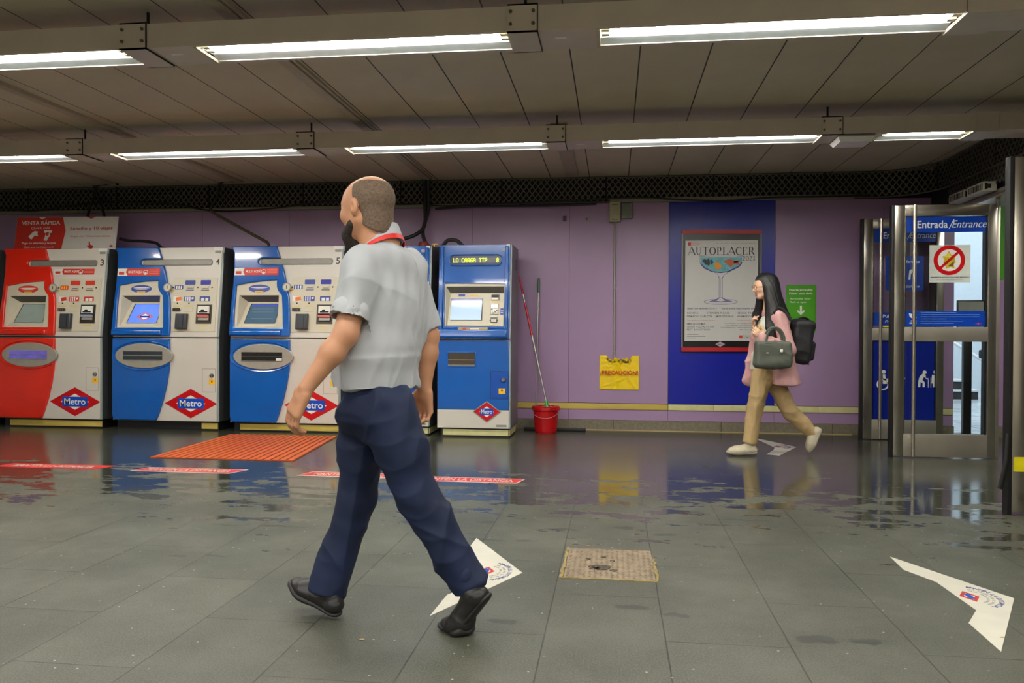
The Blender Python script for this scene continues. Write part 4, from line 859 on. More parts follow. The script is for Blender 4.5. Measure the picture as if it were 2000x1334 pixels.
# green accessible door sign with the push button
t=thing('accessible_door_sign','green sign with a white arrow to a round push button behind the woman','sign',(0,WALL-.002,0))
def SG(X,Y): return WP(1440+X/7.4125,520+Y/7.4125)
a=MB(FRONT); a.shape([SG(*p) for p in [(705,268),(1138,266),(1134,930),(1095,1012),(1060,1020),(1000,1012),(940,1000),(705,960)]][::-1],M('sign_green',(72,158,10),.4,var=.02),0,.006,.001)
bd=a.build('board',t,'green board')
a=MB(FRONT)
def gt(s,X,Y,H,W_,**k):
    p=SG(X,Y); q=SG(X,Y-H); r=SG(X+W_,Y); a.text(s,p[0],p[1],q[1]-p[1],PRW,w=r[0]-p[0],al='L',z=.0064,**k)
gt('Puerta accesible',750,358,30,338,bold=.025); gt('Pulsar para abrir',750,408,30,340,bold=.025); gt('Accessible door',752,484,26,312,shear=.3); gt('Push to open',752,532,26,254,shear=.3)
a.shape([SG(*p) for p in [(905,570),(932,570),(932,660),(965,635),(972,655),(918,708),(864,655),(872,635),(905,660)]],PRW,.0064,.0074)
a.build('lettering',bd,'white lettering and arrow')
p=SG(948,852); a=MB(FRONT); a.lathe([(.092,.006),(.092,.016),(.084,.020),(.080,.014)],BLACK,(p[0],p[1],0)); a.lathe([(0,.026),(.04,.024),(.07,.018),(.080,.010)],CHROME,(p[0],p[1],0)); a.build('push_button',t,'round chrome push button with a black ring')
# ================================================================== cables down to the machines
CAB=M('black_cable',(26,26,28),.45); CABG=M('corrugated_grey_cable',(52,54,56),.5)
def cable(P,r,name,label,cat='cable',mat=CAB,group=None,n=8):
    a=MB(); a.tube(smooth_path(P,8),r,mat,n); return tag(a.build(name,loc=P[0]),label,cat,group)
def A(px,py,Y): return tuple(at(px,py,Y))
cable([(-6.01,8.98,CEIL-.01),A(190,362,9.08),A(183,385,9.06),A(172,420,9.0),A(166,470,8.95),(-6.22,8.93,2.07)],.016,'hanging_cable','black cable from the ceiling down behind the quick sale sign, left strand',group=None)
cable([(-5.97,8.98,CEIL-.01),A(186,358,9.08),A(194,390,9.06),A(203,420,9.03),A(207,470,8.97),(-5.95,8.95,2.07)],.016,'hanging_cable','black cable from the ceiling down behind the quick sale sign, right strand')
cable([A(234,466,8.85),A(252,470,8.85),A(280,471,8.8),A(305,475,8.78),A(316,484,8.75),(-5.12,8.72,2.06)],.018,'curved_cable','thick black cable curving from the sign onto machine 4')
cable([(-4.41,8.98,CEIL-.01),A(433,355,9.05),A(424,385,9.05),A(412,405,9.05),A(412,414,9.05)],.018,'hanging_cable','short black cable from the ceiling to the sloping conduit')
a=MB(); p=[A(412,412,9.05),A(424,420,9.03),A(523,474,8.85),A(527,484,8.8)]; a.tube(p,.018,M('bronze_conduit',(130,122,100),.35,metal=.8),10); tag(a.build('sloping_conduit',loc=p[0]),'dull metal conduit sloping down to the top of machine 5','conduit')
cable([(-2.17,8.98,CEIL-.01),A(828,352,9.08),A(830,400,9.08),A(829,440,9.06),A(812,458,9.0),A(785,468,8.95),A(770,475,8.9),A(756,490,8.9)],.022,'hanging_cable','thick black cable curling left behind the man\'s shoulder',n=10)
cable([(-2.12,9.02,CEIL-.01),A(836,352,9.12),A(836,410,9.12),A(826,450,9.08),A(832,475,9.0),A(848,486,8.95),A(862,484,8.9),A(874,470,8.85),A(892,470,8.8),A(905,482,8.75)],.022,'hanging_cable','thick black cable looping onto the LO CARGA machine',mat=CABG,n=10)
cable([(-8.6,9.13,2.60)]+[A(x,y,9.14) for x,y in ((0,408),(60,412),(130,402),(220,394),(330,398),(420,412),(520,408),(600,398),(660,392))]+[(-2.6,9.13,2.62),(-2.3,9.13,2.62)],.010,'sagging_cable','thin black cable sagging along the wall top above machines 3 to 5')
cable([(-2.2,9.14,2.60)]+[A(x,y,9.14) for x,y in ((880,402),(950,398),(1020,396),(1110,392),(1180,388),(1260,386),(1330,390),(1420,392),(1500,386),(1600,384),(1700,382))],.010,'sagging_cable','thin black cable along the wall top above the pipe and poster')
cable([A(x,y,9.13) for x,y in ((850,408),(920,403),(1000,402),(1090,401),(1165,398))],.014,'sagging_cable','second black cable along the wall top left of the junction boxes')
# ================================================================== bucket, mop, brush
bx,by=-.745,8.82
t=thing('mop_bucket','red plastic mop bucket on the floor beside the LO CARGA machine','bucket',(bx,by,0))
RP=M('bucket_red',(176,8,18),.3,var=.05)
a=MB(); a.lathe([(0,.004),(.112,.0),(.118,.01),(.132,.14),(.140,.23),(.142,.25),(.155,.255),(.160,.262),(.158,.29),(.150,.296),(.144,.288),(.138,.24),(.122,.03),(0,.02)],RP); a.build('pail',t)
a=MB(); a.lathe([(.142,.285),(.12,.30),(.09,.27),(.07,.22),(0,.215)],RP,n=28)
for k in range(12): q=2*math.pi*k/12; a.box(-.01,.01,.09,.135,.285,.30,RP,.003,M=Matrix.Rotation(q,4,'Z'))
a.build('wringer',t,'red wringer insert')
a=MB(); P=[(.155*math.cos(q),-.155*math.sin(q)*.98-.0,.262-.085*math.sin(q)) for q in [math.pi*k/20 for k in range(21)]]; a.tube(P,.0035,M('wire_pale',(190,120,115),.4),6); a.build('wire_handle',t,'thin wire handle')
t=thing('mop','mop with a red and silver handle standing in the red bucket, leaning left','mop',(bx+.02,by,.24))
top=Vector(at(1014,540,9.0))-Vector((bx+.02,by,.24)); b0=Vector((.0,0,.03))
a=MB(); P=[b0+(top-b0)*k for k in (.06,.55)]; a.tube(P,.0105,M('silver_pole',(176,172,166),.3,metal=.8),10); a.build('pole',t,'silver lower pole')
a=MB(); a.tube([b0+(top-b0)*.55,b0+(top-b0)*.80],.0125,RP,10); a.tube([b0+(top-b0)*.80,b0+(top-b0)*.86],.011,MATS['silver_pole'],10); a.tube([b0+(top-b0)*.86,top],[.013,.009],RP,10); a.build('grip',t,'red grip')
a=MB(); a.tube([b0,b0+(top-b0)*.06],[.022,.013],M('mop_green',(60,170,84),.4),10); a.build('socket',t,'green socket')
a=MB()
for k in range(26):
    q=2*math.pi*k/26; r=.05+.04*(k%3)/2; a.tube([b0+Vector((.01*math.cos(q),.01*math.sin(q),.0)),b0+Vector((r*.7*math.cos(q),r*.7*math.sin(q),.02)),b0+Vector((r*math.cos(q),r*math.sin(q),-.025))],.009,M('mop_strands',(150,140,122),.8),6)
a.build('mop_head',t)
t=thing('squeegee','floor squeegee with a silver pole and green grip leaning on the lilac wall','squeegee',(-.93,9.03,0))
tp=Vector(at(1052,543,9.15))-Vector((-.93,9.03,0)); base=Vector((.05,0,.04))
a=MB(); a.tube([base,base+(tp-base)*.9],.010,MATS['silver_pole'],10); a.build('pole',t); a=MB(); a.tube([base+(tp-base)*.9,tp],[.014,.011],M('grip_green',(16,96,52),.4),10); a.build('grip',t,'dark green grip')
a=MB(); a.box(-.08,.62,-.02,.015,.0,.035,BLACK,.006); a.box(-.08,.62,-.006,.002,-.0,.012,RUBBER); a.build('blade',t,'long black blade on the floor')
# ================================================================== floor things
t=thing('tactile_mat','orange ribbed tactile mat on the floor in front of machine 5','floor mat',(-3.43,7.32,0))
OMD=M('mat_groove_brown',(128,56,24),.6)
OM=M('mat_orange',(208,94,36),.5,var=.12,scale=12,bump=.1)
a=MB(); a.shape([(-.60,-.81),(.72,-.83),(.53,.84),(-.66,.76)],OMD,0,.004); a.build('backing',t)
a=MB(); n=19
for k in range(n):
    f0=(k+.1)/n; f1=(k+.78)/n
    lo0=-.60+1.32*f0; lo1=-.60+1.32*f1; hi0=-.66+1.19*f0; hi1=-.66+1.19*f1
    a.add([(lo0,-.80,.004),(lo1,-.80,.004),(hi1,.78+.05*f0,.004),(hi0,.78+.05*f0,.004),(lo0,-.80,.0085),(lo1,-.80,.0085),(hi1,.78+.05*f0,.0085),(hi0,.78+.05*f0,.0085)],[(4,5,6,7),(0,1,5,4),(1,2,6,5),(2,3,7,6),(3,0,4,7)],OM)
a.build('rib',t)['kind']='stuff'
SR=M('strip_red',(208,44,36),.45,var=.12,scale=30); SRW=M('strip_worn_white',(222,214,204),.5,var=.1,scale=40)
def strip(P,label,border=True,y_txt=.42):
    P=[Vector((*p,0)) for p in P]; c=sum(P,Vector())/4
    t=thing('distance_strip',label,'floor sticker',(c.x,c.y,0),0,'red keep-your-distance strips')
    Q=[(p-c).xy for p in P]
    a=MB(); a.shape([tuple(q) for q in Q][::-1],SRW if border else SR,0,.0012)
    if border: 
        def ins(q): return (q[0]*.975 , q[1]*.80)
        a.shape([ins(q) for q in Q][::-1],SR,.0012,.0020)
    s=a.build('vinyl',t)
    ang=math.atan2((Q[2]-Q[1]).y,(Q[2]-Q[1]).x)
    a=MB(Matrix.Rotation(ang,4,'Z')); a.text('MANTÉN LA DISTANCIA',.0,-.045,.085,SRW,w=.70,bold=.02,z=.0022); a.build('lettering',t,'white lettering MANTÉN LA DISTANCIA')
strip([(-5.03,5.90),(-4.96,6.075),(-4.05,6.085),(-4.12,5.885)],'leftmost red distance strip on the wet floor, below machine 3',False)
strip([(-3.80,5.87),(-3.75,6.055),(-2.90,6.06),(-2.97,5.87)],'red distance strip with white edge just below the orange mat')
strip([(-2.42,5.87),(-2.36,6.06),(-1.50,6.05),(-1.56,5.86)],'red distance strip passing behind the walking man\'s legs')
strip([(-1.52,5.80),(-1.47,5.985),(-.66,5.98),(-.70,5.80)],'rightmost red distance strip, worn, below the LO CARGA machine')
# arrows
AW=M('arrow_vinyl',(222,218,202),.45,var=.05,scale=8,bump=.1)
def arrow(P,label,tip,full=True):
    c=Vector((sum(p[0] for p in P)/len(P),sum(p[1] for p in P)/len(P),0))
    t=thing('floor_arrow',label,'floor sticker',(c.x,c.y,0),0,'white floor arrows')
    a=MB(); a.shape([(p[0]-c.x,p[1]-c.y) for p in P],AW,0,.0015); a.build('vinyl',t)
    tx,ty=tip[0]-c.x,tip[1]-c.y
    a=MB(); w=.0016
    bx_,by_=tx-.168,ty
    a.shape([[(bx_-.040,by_),(bx_,by_-.070),(bx_+.040,by_),(bx_,by_+.070)]],M('arrow_red',(205,60,42),.45),w,w+.0004)
    a.shape([(bx_-.022,by_),(bx_,by_-.042),(bx_+.022,by_),(bx_,by_+.042)],PRW,w+.0005,w+.0008)
    a.shape([(bx_-.012,by_-.034),(bx_+.012,by_-.034),(bx_+.012,by_+.034),(bx_-.012,by_+.034)],LOGOB,w+.0009,w+.0012)
    a.build('metro_mark',t,'small red and blue mark')
    a=MB()
    word='MANTÉN LA DISTANCIA'
    for rad,mat,hh,wd in ((.112,M('arrow_blue_ink',(60,74,140),.5),.020,word),(.088,M('arrow_grey_ink',(160,160,156),.5),.012,'POR FAVOR POR LA SALUD'),(.068,MATS['arrow_grey_ink'],.010,'KEEP YOUR DISTANCE')):
        n=len(wd)
        for i,chx in enumerate(wd):
            if chx==' ': continue
            q=math.radians(68-136*(i+.5)/n); px_=bx_+rad*math.cos(q)*.9; py_=by_+rad*math.sin(q)*1.15
            Mx=T3(px_,py_,0)@Matrix.Rotation(q-math.pi/2,4,'Z'); a.text(chx,0,0,hh,mat,z=w,M=Mx,bold=.02 if rad>.1 else 0)
    a.build('lettering',t,'curved lettering')
arrow([(-.727,4.215),(-.735,3.93),(-.612,3.70),(-.60,3.44),(-.69,3.28),(-.705,3.02),(-.412,3.631)][::-1],'white floor arrow behind the walking man\'s rear shoe',(-.412,3.631))
arrow([(1.366,4.150),(1.354,3.93),(1.432,3.755),(1.445,3.39),(1.352,3.235),(1.342,2.955),(1.668,3.565)][::-1],'large fully visible white floor arrow nearest the camera',(1.66,3.565))
arrow([(1.48,8.76),(1.53,8.33),(1.56,8.02),(1.52,7.86),(1.40,7.56),(1.50,7.50),(1.785,8.10)][::-1],'small white floor arrow behind the woman\'s front foot',(1.775,8.10))
# hatch
t=thing('floor_hatch','square worn metal hatch set in the dark floor slabs','hatch',(-.015,3.835,0))
HM=M('hatch_worn_metal',(150,134,112),.45,metal=.2,var=.3,scale=24,bump=.4)
a=MB(); a.box(-.205,.205,-.245,.245,0,.003,HM); a.build('plate',t)
a=MB()
for i in range(16):
    for j in range(19):
        x=-.19+.0253*i; y=-.23+.0256*j; s_=1 if (i+j)%2 else -1
        a.shape([(x-.009,y-.003*s_),(x,y-.0055),(x+.009,y+.003*s_),(x,y+.0055)],HM,.003,.0042) if False else a.add([(x-.009,y-.006*s_,.003),(x+.001,y-.003,.003),(x+.009,y+.006*s_,.003),(x-.001,y+.003,.003),(x,y,.0085)],[(0,1,4),(1,2,4),(2,3,4),(3,0,4)],HM)
a.build('tread_pattern',t)['kind']='stuff'
a=MB(); GL=M('old_glue',(150,130,78),.7,var=.3,scale=30); rnd=random.Random(3)
for (x0,y0,x1,y1) in ((-.215,-.255,-.215,.255),(.212,-.255,.212,.1),(-.215,-.252,.215,-.252)):
    P=[(x0+(x1-x0)*k/14+rnd.uniform(-.005,.005),y0+(y1-y0)*k/14+rnd.uniform(-.005,.005),.001) for k in range(15)]; a.tube(P,[rnd.uniform(.004,.011) for _ in P],GL,6,flat=1)
for v in range(len(a.v)): p=a.v[v]; a.v[v]=(p[0],p[1],max(0,min(p[2],.003)))
a.box(.014-.012,.014+.012,.03,.045,.003,.0045,DBLACK)
a.build('glue_edge',t,'crusty glue round the hatch')
a=MB(); rnd=random.Random(5); SM=M('dark_stain',(70,60,48),.6,var=.4,scale=60)
for (cx_,cy_,r) in ((-.045,-.075,.055),(-.10,.06,.02),(-.03,.10,.015),(.02,-.12,.02),(-.07,-.1,.03)):
    a.shape([(cx_+r*rnd.uniform(.6,1.1)*math.cos(q),cy_+r*.8*rnd.uniform(.5,1.1)*math.sin(q)) for q in [2*math.pi*k/22 for k in range(22)]],SM,.0030,.0060)
a.build('stain',t,'dark stains')['kind']='stuff'
# ================================================================== entrance doors
BG=M('door_blue_film',(2,58,160),.35,var=.02); BP=M('door_blue_panel',(6,30,130),.3,var=.05)
def door(x0,x1,y,label,lean=0,strips=None,blue=False,info=False,top=2.32,handle=True,nm='door'):
    t=thing(nm,label,'door',(x0,y,0)); t.rotation_euler=(0,lean,0)
    W_=x1-x0; D=.05
    def part(boxes,name,mat,lab=None,bev=.003,par=None):
        a=MB()
        for b in boxes: a.box(*b,mat,bev)
        return a.build(name,par or t,lab)
    part([(-.028,0,-.035,.03,.0,top)],'rubber_seal',RUBBER,'black rubber edge')
    part([(0,.095,-D/2,D/2,.01,top)],'stile',STEEL,bev=.008)
    part([(W_-.075,W_,-D/2,D/2,.01,top)],'stile',STEEL,bev=.008)
    part([(.09,W_-.07,-D/2,D/2,top-.10,top)],'top_rail',STEEL)
    part([(.09,W_-.07,-D/2,D/2,1.045,1.175)],'middle_rail',BRUSH)
    part([(.09,W_-.07,-D/2,D/2,.01,.215)],'bottom_rail',BRUSH)
    gz=part([(.09,W_-.07,-.004,.004,1.175,top-.10)],'glass',GLASS,'clear upper glass',bev=0)
    if blue: gl=part([(.09,W_-.07,-.004,.004,.215,1.045)],'panel',BP,'blue lower panel',bev=0)
    else: gl=part([(.09,W_-.07,-.004,.004,.215,1.045)],'glass',GLASS,'clear lower glass',bev=0)
    part([(.09,.102,-.012,.012,.215,top-.1),(W_-.082,W_-.07,-.012,.012,.215,top-.1)],'glazing_bead',BLACK,bev=0)
    if handle:
        a=MB(); a.cyl((.155,-.075,.02),(.155,-.075,top-.005),.016,STEEL,n=16)
        for z in (.12,1.11,top-.05): a.cyl((.155,-.075,z),(.155,-.02,z),.008,STEEL,n=8)
        a.build('pull_bar',t,'full height steel pull bar')
    if strips:
        a=MB(FRONT); a.rect(.10,top-.245,W_-.085,top-.105,BG,.0045,.0055)
        w=(W_-.28)
        a.text('Entrada',.20,top-.205,.065,PRW,w=w*.44,al='L',bold=.02,z=.006); a.text('/',.20+w*.45,top-.215,.085,PRW,al='L',z=.006,shear=.2); a.text('Entrance',.20+w*.50,top-.205,.065,PRW,w=w*.50,al='L',shear=.28,z=.006)
        a.build('entrance_strip',gz,'blue strip reading Entrada/Entrance')
    return t,gz,gl,W_
D1,g1,l1,W1=door(2.60,3.40,8.80,'open glass entrance door with wheelchair symbols, farthest one beside the lilac wall',strips=True,blue=True)
a=MB(FRONT)
a.rect(.10,1.20,W1-.085,1.34,BG,.0045,.0055); a.text('Pulsar para abrir',.20,1.285,.032,PRW,w=.34,al='L',bold=.02,z=.006); a.text('Press to open',.22,1.23,.030,PRW,w=.26,al='L',shear=.28,z=.006)
a.rect(.20,1.185,.34,1.20,BRY,.0045,.0058); a.build('instruction_strip',g1,'blue strip reading Pulsar para abrir')
a=MB(FRONT); a.rect(.225,1.57,.60,1.93,BG,.0045,.0055,rad=.02); a.text('USO preferente',.26,1.855,.030,PRW,w=.30,al='L',bold=.02,z=.006); a.text('Preferential use',.26,1.60,.028,PRW,w=.30,al='L',shear=.28,z=.006)
a.shape(ellp(.32,1.72,.04,.04,20),PRW,.006,.0065); a.shape(ellp(.32,1.72,.028,.028,20),BG,.0066,.007); a.rect(.30,1.74,.315,1.80,PRW,.0068,.0072)
a.shape([(.45,1.68),(.47,1.68),(.475,1.74),(.50,1.77),(.52,1.74),(.53,1.745),(.50,1.80),(.46,1.78)],PRW,.006,.0065); a.shape(ellp(.505,1.815,.014,.014,12),PRW,.006,.0065); a.build('priority_sticker',g1,'blue sticker reading USO preferente')
a=MB(FRONT); w=.0045
def disc(x,z,r,mat=PRW,w0=w): a.shape(ellp(x,z,r,r,18),mat,w0,w0+.0006)
wx=.225 # wheelchair
a.shape([ellp(wx-.02,.585,.062,.062,26),ellp(wx-.02,.585,.047,.047,26)],PRW,w,w+.0006); disc(wx-.012,.715,.021)
a.shape([(wx-.022,.69),(wx+.004,.69),(wx+.008,.645),(wx+.05,.645),(wx+.05,.628),(wx+.008,.628),(wx+.01,.61),(wx+.06,.61),(wx+.082,.55),(wx+.068,.545),(wx+.05,.59),(wx-.02,.59)],PRW,w,w+.0006)
ox=.60  # old person with a stick
disc(ox+.02,.715,.020)
a.shape([(ox-.045,.56),(ox-.022,.56),(ox-.018,.615),(ox+.002,.60),(ox+.0,.56),(ox+.022,.56),(ox+.022,.61),(ox+.0,.635),(ox+.012,.665),(ox+.04,.655),(ox+.06,.655),(ox+.06,.64),(ox+.035,.64),(ox+.03,.69),(ox+.0,.70),(ox-.03,.67),(ox-.042,.62)],PRW,w,w+.0006)
a.rect(ox+.054,.556,ox+.060,.65,PRW,w,w+.0006)
cx=.725 # person with crutches
disc(cx,.718,.020); a.shape([(cx-.032,.69),(cx+.032,.69),(cx+.036,.60),(cx+.024,.60),(cx+.02,.56),(cx+.004,.56),(cx+.0,.60),(cx-.004,.56),(cx-.02,.56),(cx-.024,.60),(cx-.036,.60)],PRW,w,w+.0006)
for s in (-1,1): a.rect(cx+s*.042-.003,.556,cx+s*.042+.003,.66,PRW,w,w+.0006)
bx_=.40 # pregnant person
disc(bx_,.715,.020); a.shape([(bx_-.02,.69),(bx_+.015,.69),(bx_+.03,.645),(bx_+.012,.62),(bx_+.012,.56),(bx_-.014,.56),(bx_-.022,.63)],PRW,w,w+.0006)
a.build('pictograms',l1,'white accessibility pictograms')
D2,g2,l2,W2=door(2.50,3.365,7.58,'open glass entrance door with a red no-balloons sticker, middle one',lean=0,strips=True,top=2.27)
a=MB(FRONT)
x0,x1,z0,z1=.305,.65,1.575,1.91; a.rect(x0,z0,x1,z1,M('sticker_pale_grey',(205,210,200),.45),.0055,.0068)
cxx,czz=(x0+x1)/2-.005,(z0+z1)/2+.032
a.shape([ellp(cxx,czz,.133,.133,48),ellp(cxx,czz,.098,.098,48)],LOGOR,.0071,.0078)
a.shape(ellp(cxx,czz,.098,.098,40),PRW,.0068,.007)
st_=[(-.06,.035),(-.03,.038),(-.005,.082),(.018,.045),(.05,.042),(.045,.01),(.056,-.02),(.038,-.035),(.045,-.075),(.012,-.06),(-.028,-.078),(-.026,-.042),(-.05,-.025),(-.042,.008)]
a.shape([(cxx+p[0],czz+p[1]) for p in st_][::-1],M('balloon_gold',(196,170,40),.4,var=.25,scale=20),.0071,.0074); a.shape([(cxx-.01,czz-.05),(cxx+.04,czz-.01),(cxx+.035,czz-.05),(cxx+.012,czz-.058)],M('balloon_brown',(120,84,30),.4),.0075,.0077); a.shape([(cxx-.045,czz+.03),(cxx-.005,czz+.07),(cxx+.02,czz+.02)],M('balloon_bright',(226,206,80),.4),.0075,.0077)
q=math.radians(43); dd=Vector((math.cos(q),math.sin(q))); nn=Vector((-dd.y,dd.x))*.011; C_=Vector((cxx,czz)); a.shape([tuple(C_-dd*.105-nn),tuple(C_+dd*.105-nn),tuple(C_+dd*.105+nn),tuple(C_-dd*.105+nn)],LOGOR,.0079,.0083)
a.text('PROHIBIDO EL ACCESO CON GLOBOS METÁLICOS',(x0+x1)/2,z0+.042,.010,PRK,w=.32,bold=.02,z=.0071); a.text('No access with metallic balloons',(x0+x1)/2,z0+.02,.009,PRG,w=.22,z=.0071)
a.build('no_balloons_sticker',g2,'square sticker with a crossed out gold star balloon in a red ring')
a=MB(FRONT); a.rect(.10,1.18,W2-.085,1.32,BG,.0045,.0055)
for k,(e) in enumerate((.30,.50,.50,.22,.36,.28)): a.rect(.235,1.305-.0195*k,.235+e+.0,1.3085-.0195*k,M('pale_blue_print',(120,160,220),.5),.0056,.006)
a.shape([(.135,1.30),(.195,1.285),(.20,1.255),(.165,1.25),(.14,1.27)],PRW,.0056,.006); a.rect(.15,1.225,.20,1.235,PRW,.0056,.006); a.rect(.14,1.205,.20,1.217,PRW,.0056,.006)
metro_logo(a,.72,1.205,.028,.014,.0056,txt=False); a.build('information_strip',g2,'blue strip with small white print and camera symbol')
D3,g3,l3,W3=door(2.43,3.36,5.27,'nearest steel and glass entrance door with a square of yellow tape',lean=0,top=2.20)
a=MB(FRONT); a.rect(.105,1.18,W3-.085,1.36,BG,.0045,.0055); a.build('blue_strip',g3,'blue strip on the glass')
a=MB(FRONT); a.rect(.012,.265,.088,.355,BRY,.025,.0262,rad=.008); a.build('yellow_tape',D3,'yellow tape square near the bottom')
a=MB(); a.tube([(-.02,-.03,.50),(-.035,-.045,.34),(-.075,-.05,.16)],.016,RUBBER,6,flat=.4); a.build('loose_seal',D3,'torn black rubber seal hanging loose')
a=MB(FRONT); a.rect(.12,1.90,.80,2.21,M('door_green_film',(92,160,20),.4),.0045,.0055); a.text('Salida',.16,1.98,.09,PRW,al='L',z=.006,bold=.02); a.build('green_strip',g3,'green strip on the glass')
# louvred boxes on the header
for k,(y,lb) in enumerate(((8.12,'white louvred vent box on the entrance header, left one'),(7.72,'white louvred vent box on the entrance header, right one'))):
    t=thing('vent_box',lb,'vent',(RX-.115,y,2.385)); a=MB(); a.box(-.06,.05,-.17,.17,0,.085,M('vent_cream',(176,174,160),.5),.005); v=a.build('box_body',t)
    a=MB()
    for i in range(9): a.box(-.062,-.06,-.15+.034*i,-.128+.034*i,0.015,.07,MATS['box_slot'] if i not in (3,5) else DBLACK)
    for i in range(9):
        for j in range(3): a.box(-.14+.0 if False else -.05,-.03,-.172,-.170,.015,.07,MATS['box_slot'])
    a.box(-.045,-.0,-.173,-.171,.025,.06,DBLACK)
    a.build('louvre',v)
# sign stand in the street opening
t=thing('sign_stand','black post holding a framed notice, standing in the street doorway','sign stand',(3.865,9.36,0))
a=MB(); a.box(-.042,.042,-.03,.03,0,1.2,BLACK,.004); a.build('post',t); a=MB(); a.lathe([(0,.012),(.15,.01),(.16,0)],BLACK); a.build('foot',t)
a=MB(); a.box(-.125,.165,-.045,-.03,1.15,1.49,BLACK,.004); f=a.build('notice_frame',t); a=MB(); a.box(-.11,.15,-.048,-.045,1.165,1.475,M('notice_paper',(165,165,155),.6)); a.build('notice',f)

t=thing('green_notice','green notice board on the lilac porch wall, seen between two glass doors','notice board',(4.42,WALL-.002,2.1))
a=MB(FRONT); a.shape([(-.34,-.40),(.3,-.34),(.3,.40),(-.34,.40)],MATS['sign_green'],0,.008); g=a.build('board',t); a=MB(FRONT); a.text('Salida',0,.1,.09,PRW,z=.009,bold=.02); a.build('lettering',g)

for (px,py,lb,r) in ((706,1250,'tiny brown dry leaf on the floor below the walking man',.012),(1957,1246,'tiny yellow leaf beside the big floor arrow',.010),(1149,1066,'tiny pale leaf just above the metal hatch',.012)):
    p=at(px,py,1); k=CAM_H/(CAM_H-p.z); o=MB(); o.add([(-r,0,.001),(-.2*r,-.5*r,.003),(r,-.1*r,.002),(.5*r,.5*r,.004),(-.3*r,.55*r,.001),(0,0,.0055)],[(0,1,5),(1,2,5),(2,3,5),(3,4,5),(4,0,5)],M('dry_leaf',(196,164,110),.7,var=.2)); o=o.build('leaf'); o.location=(p.x*k,k,0); tag(o,lb,'leaf')
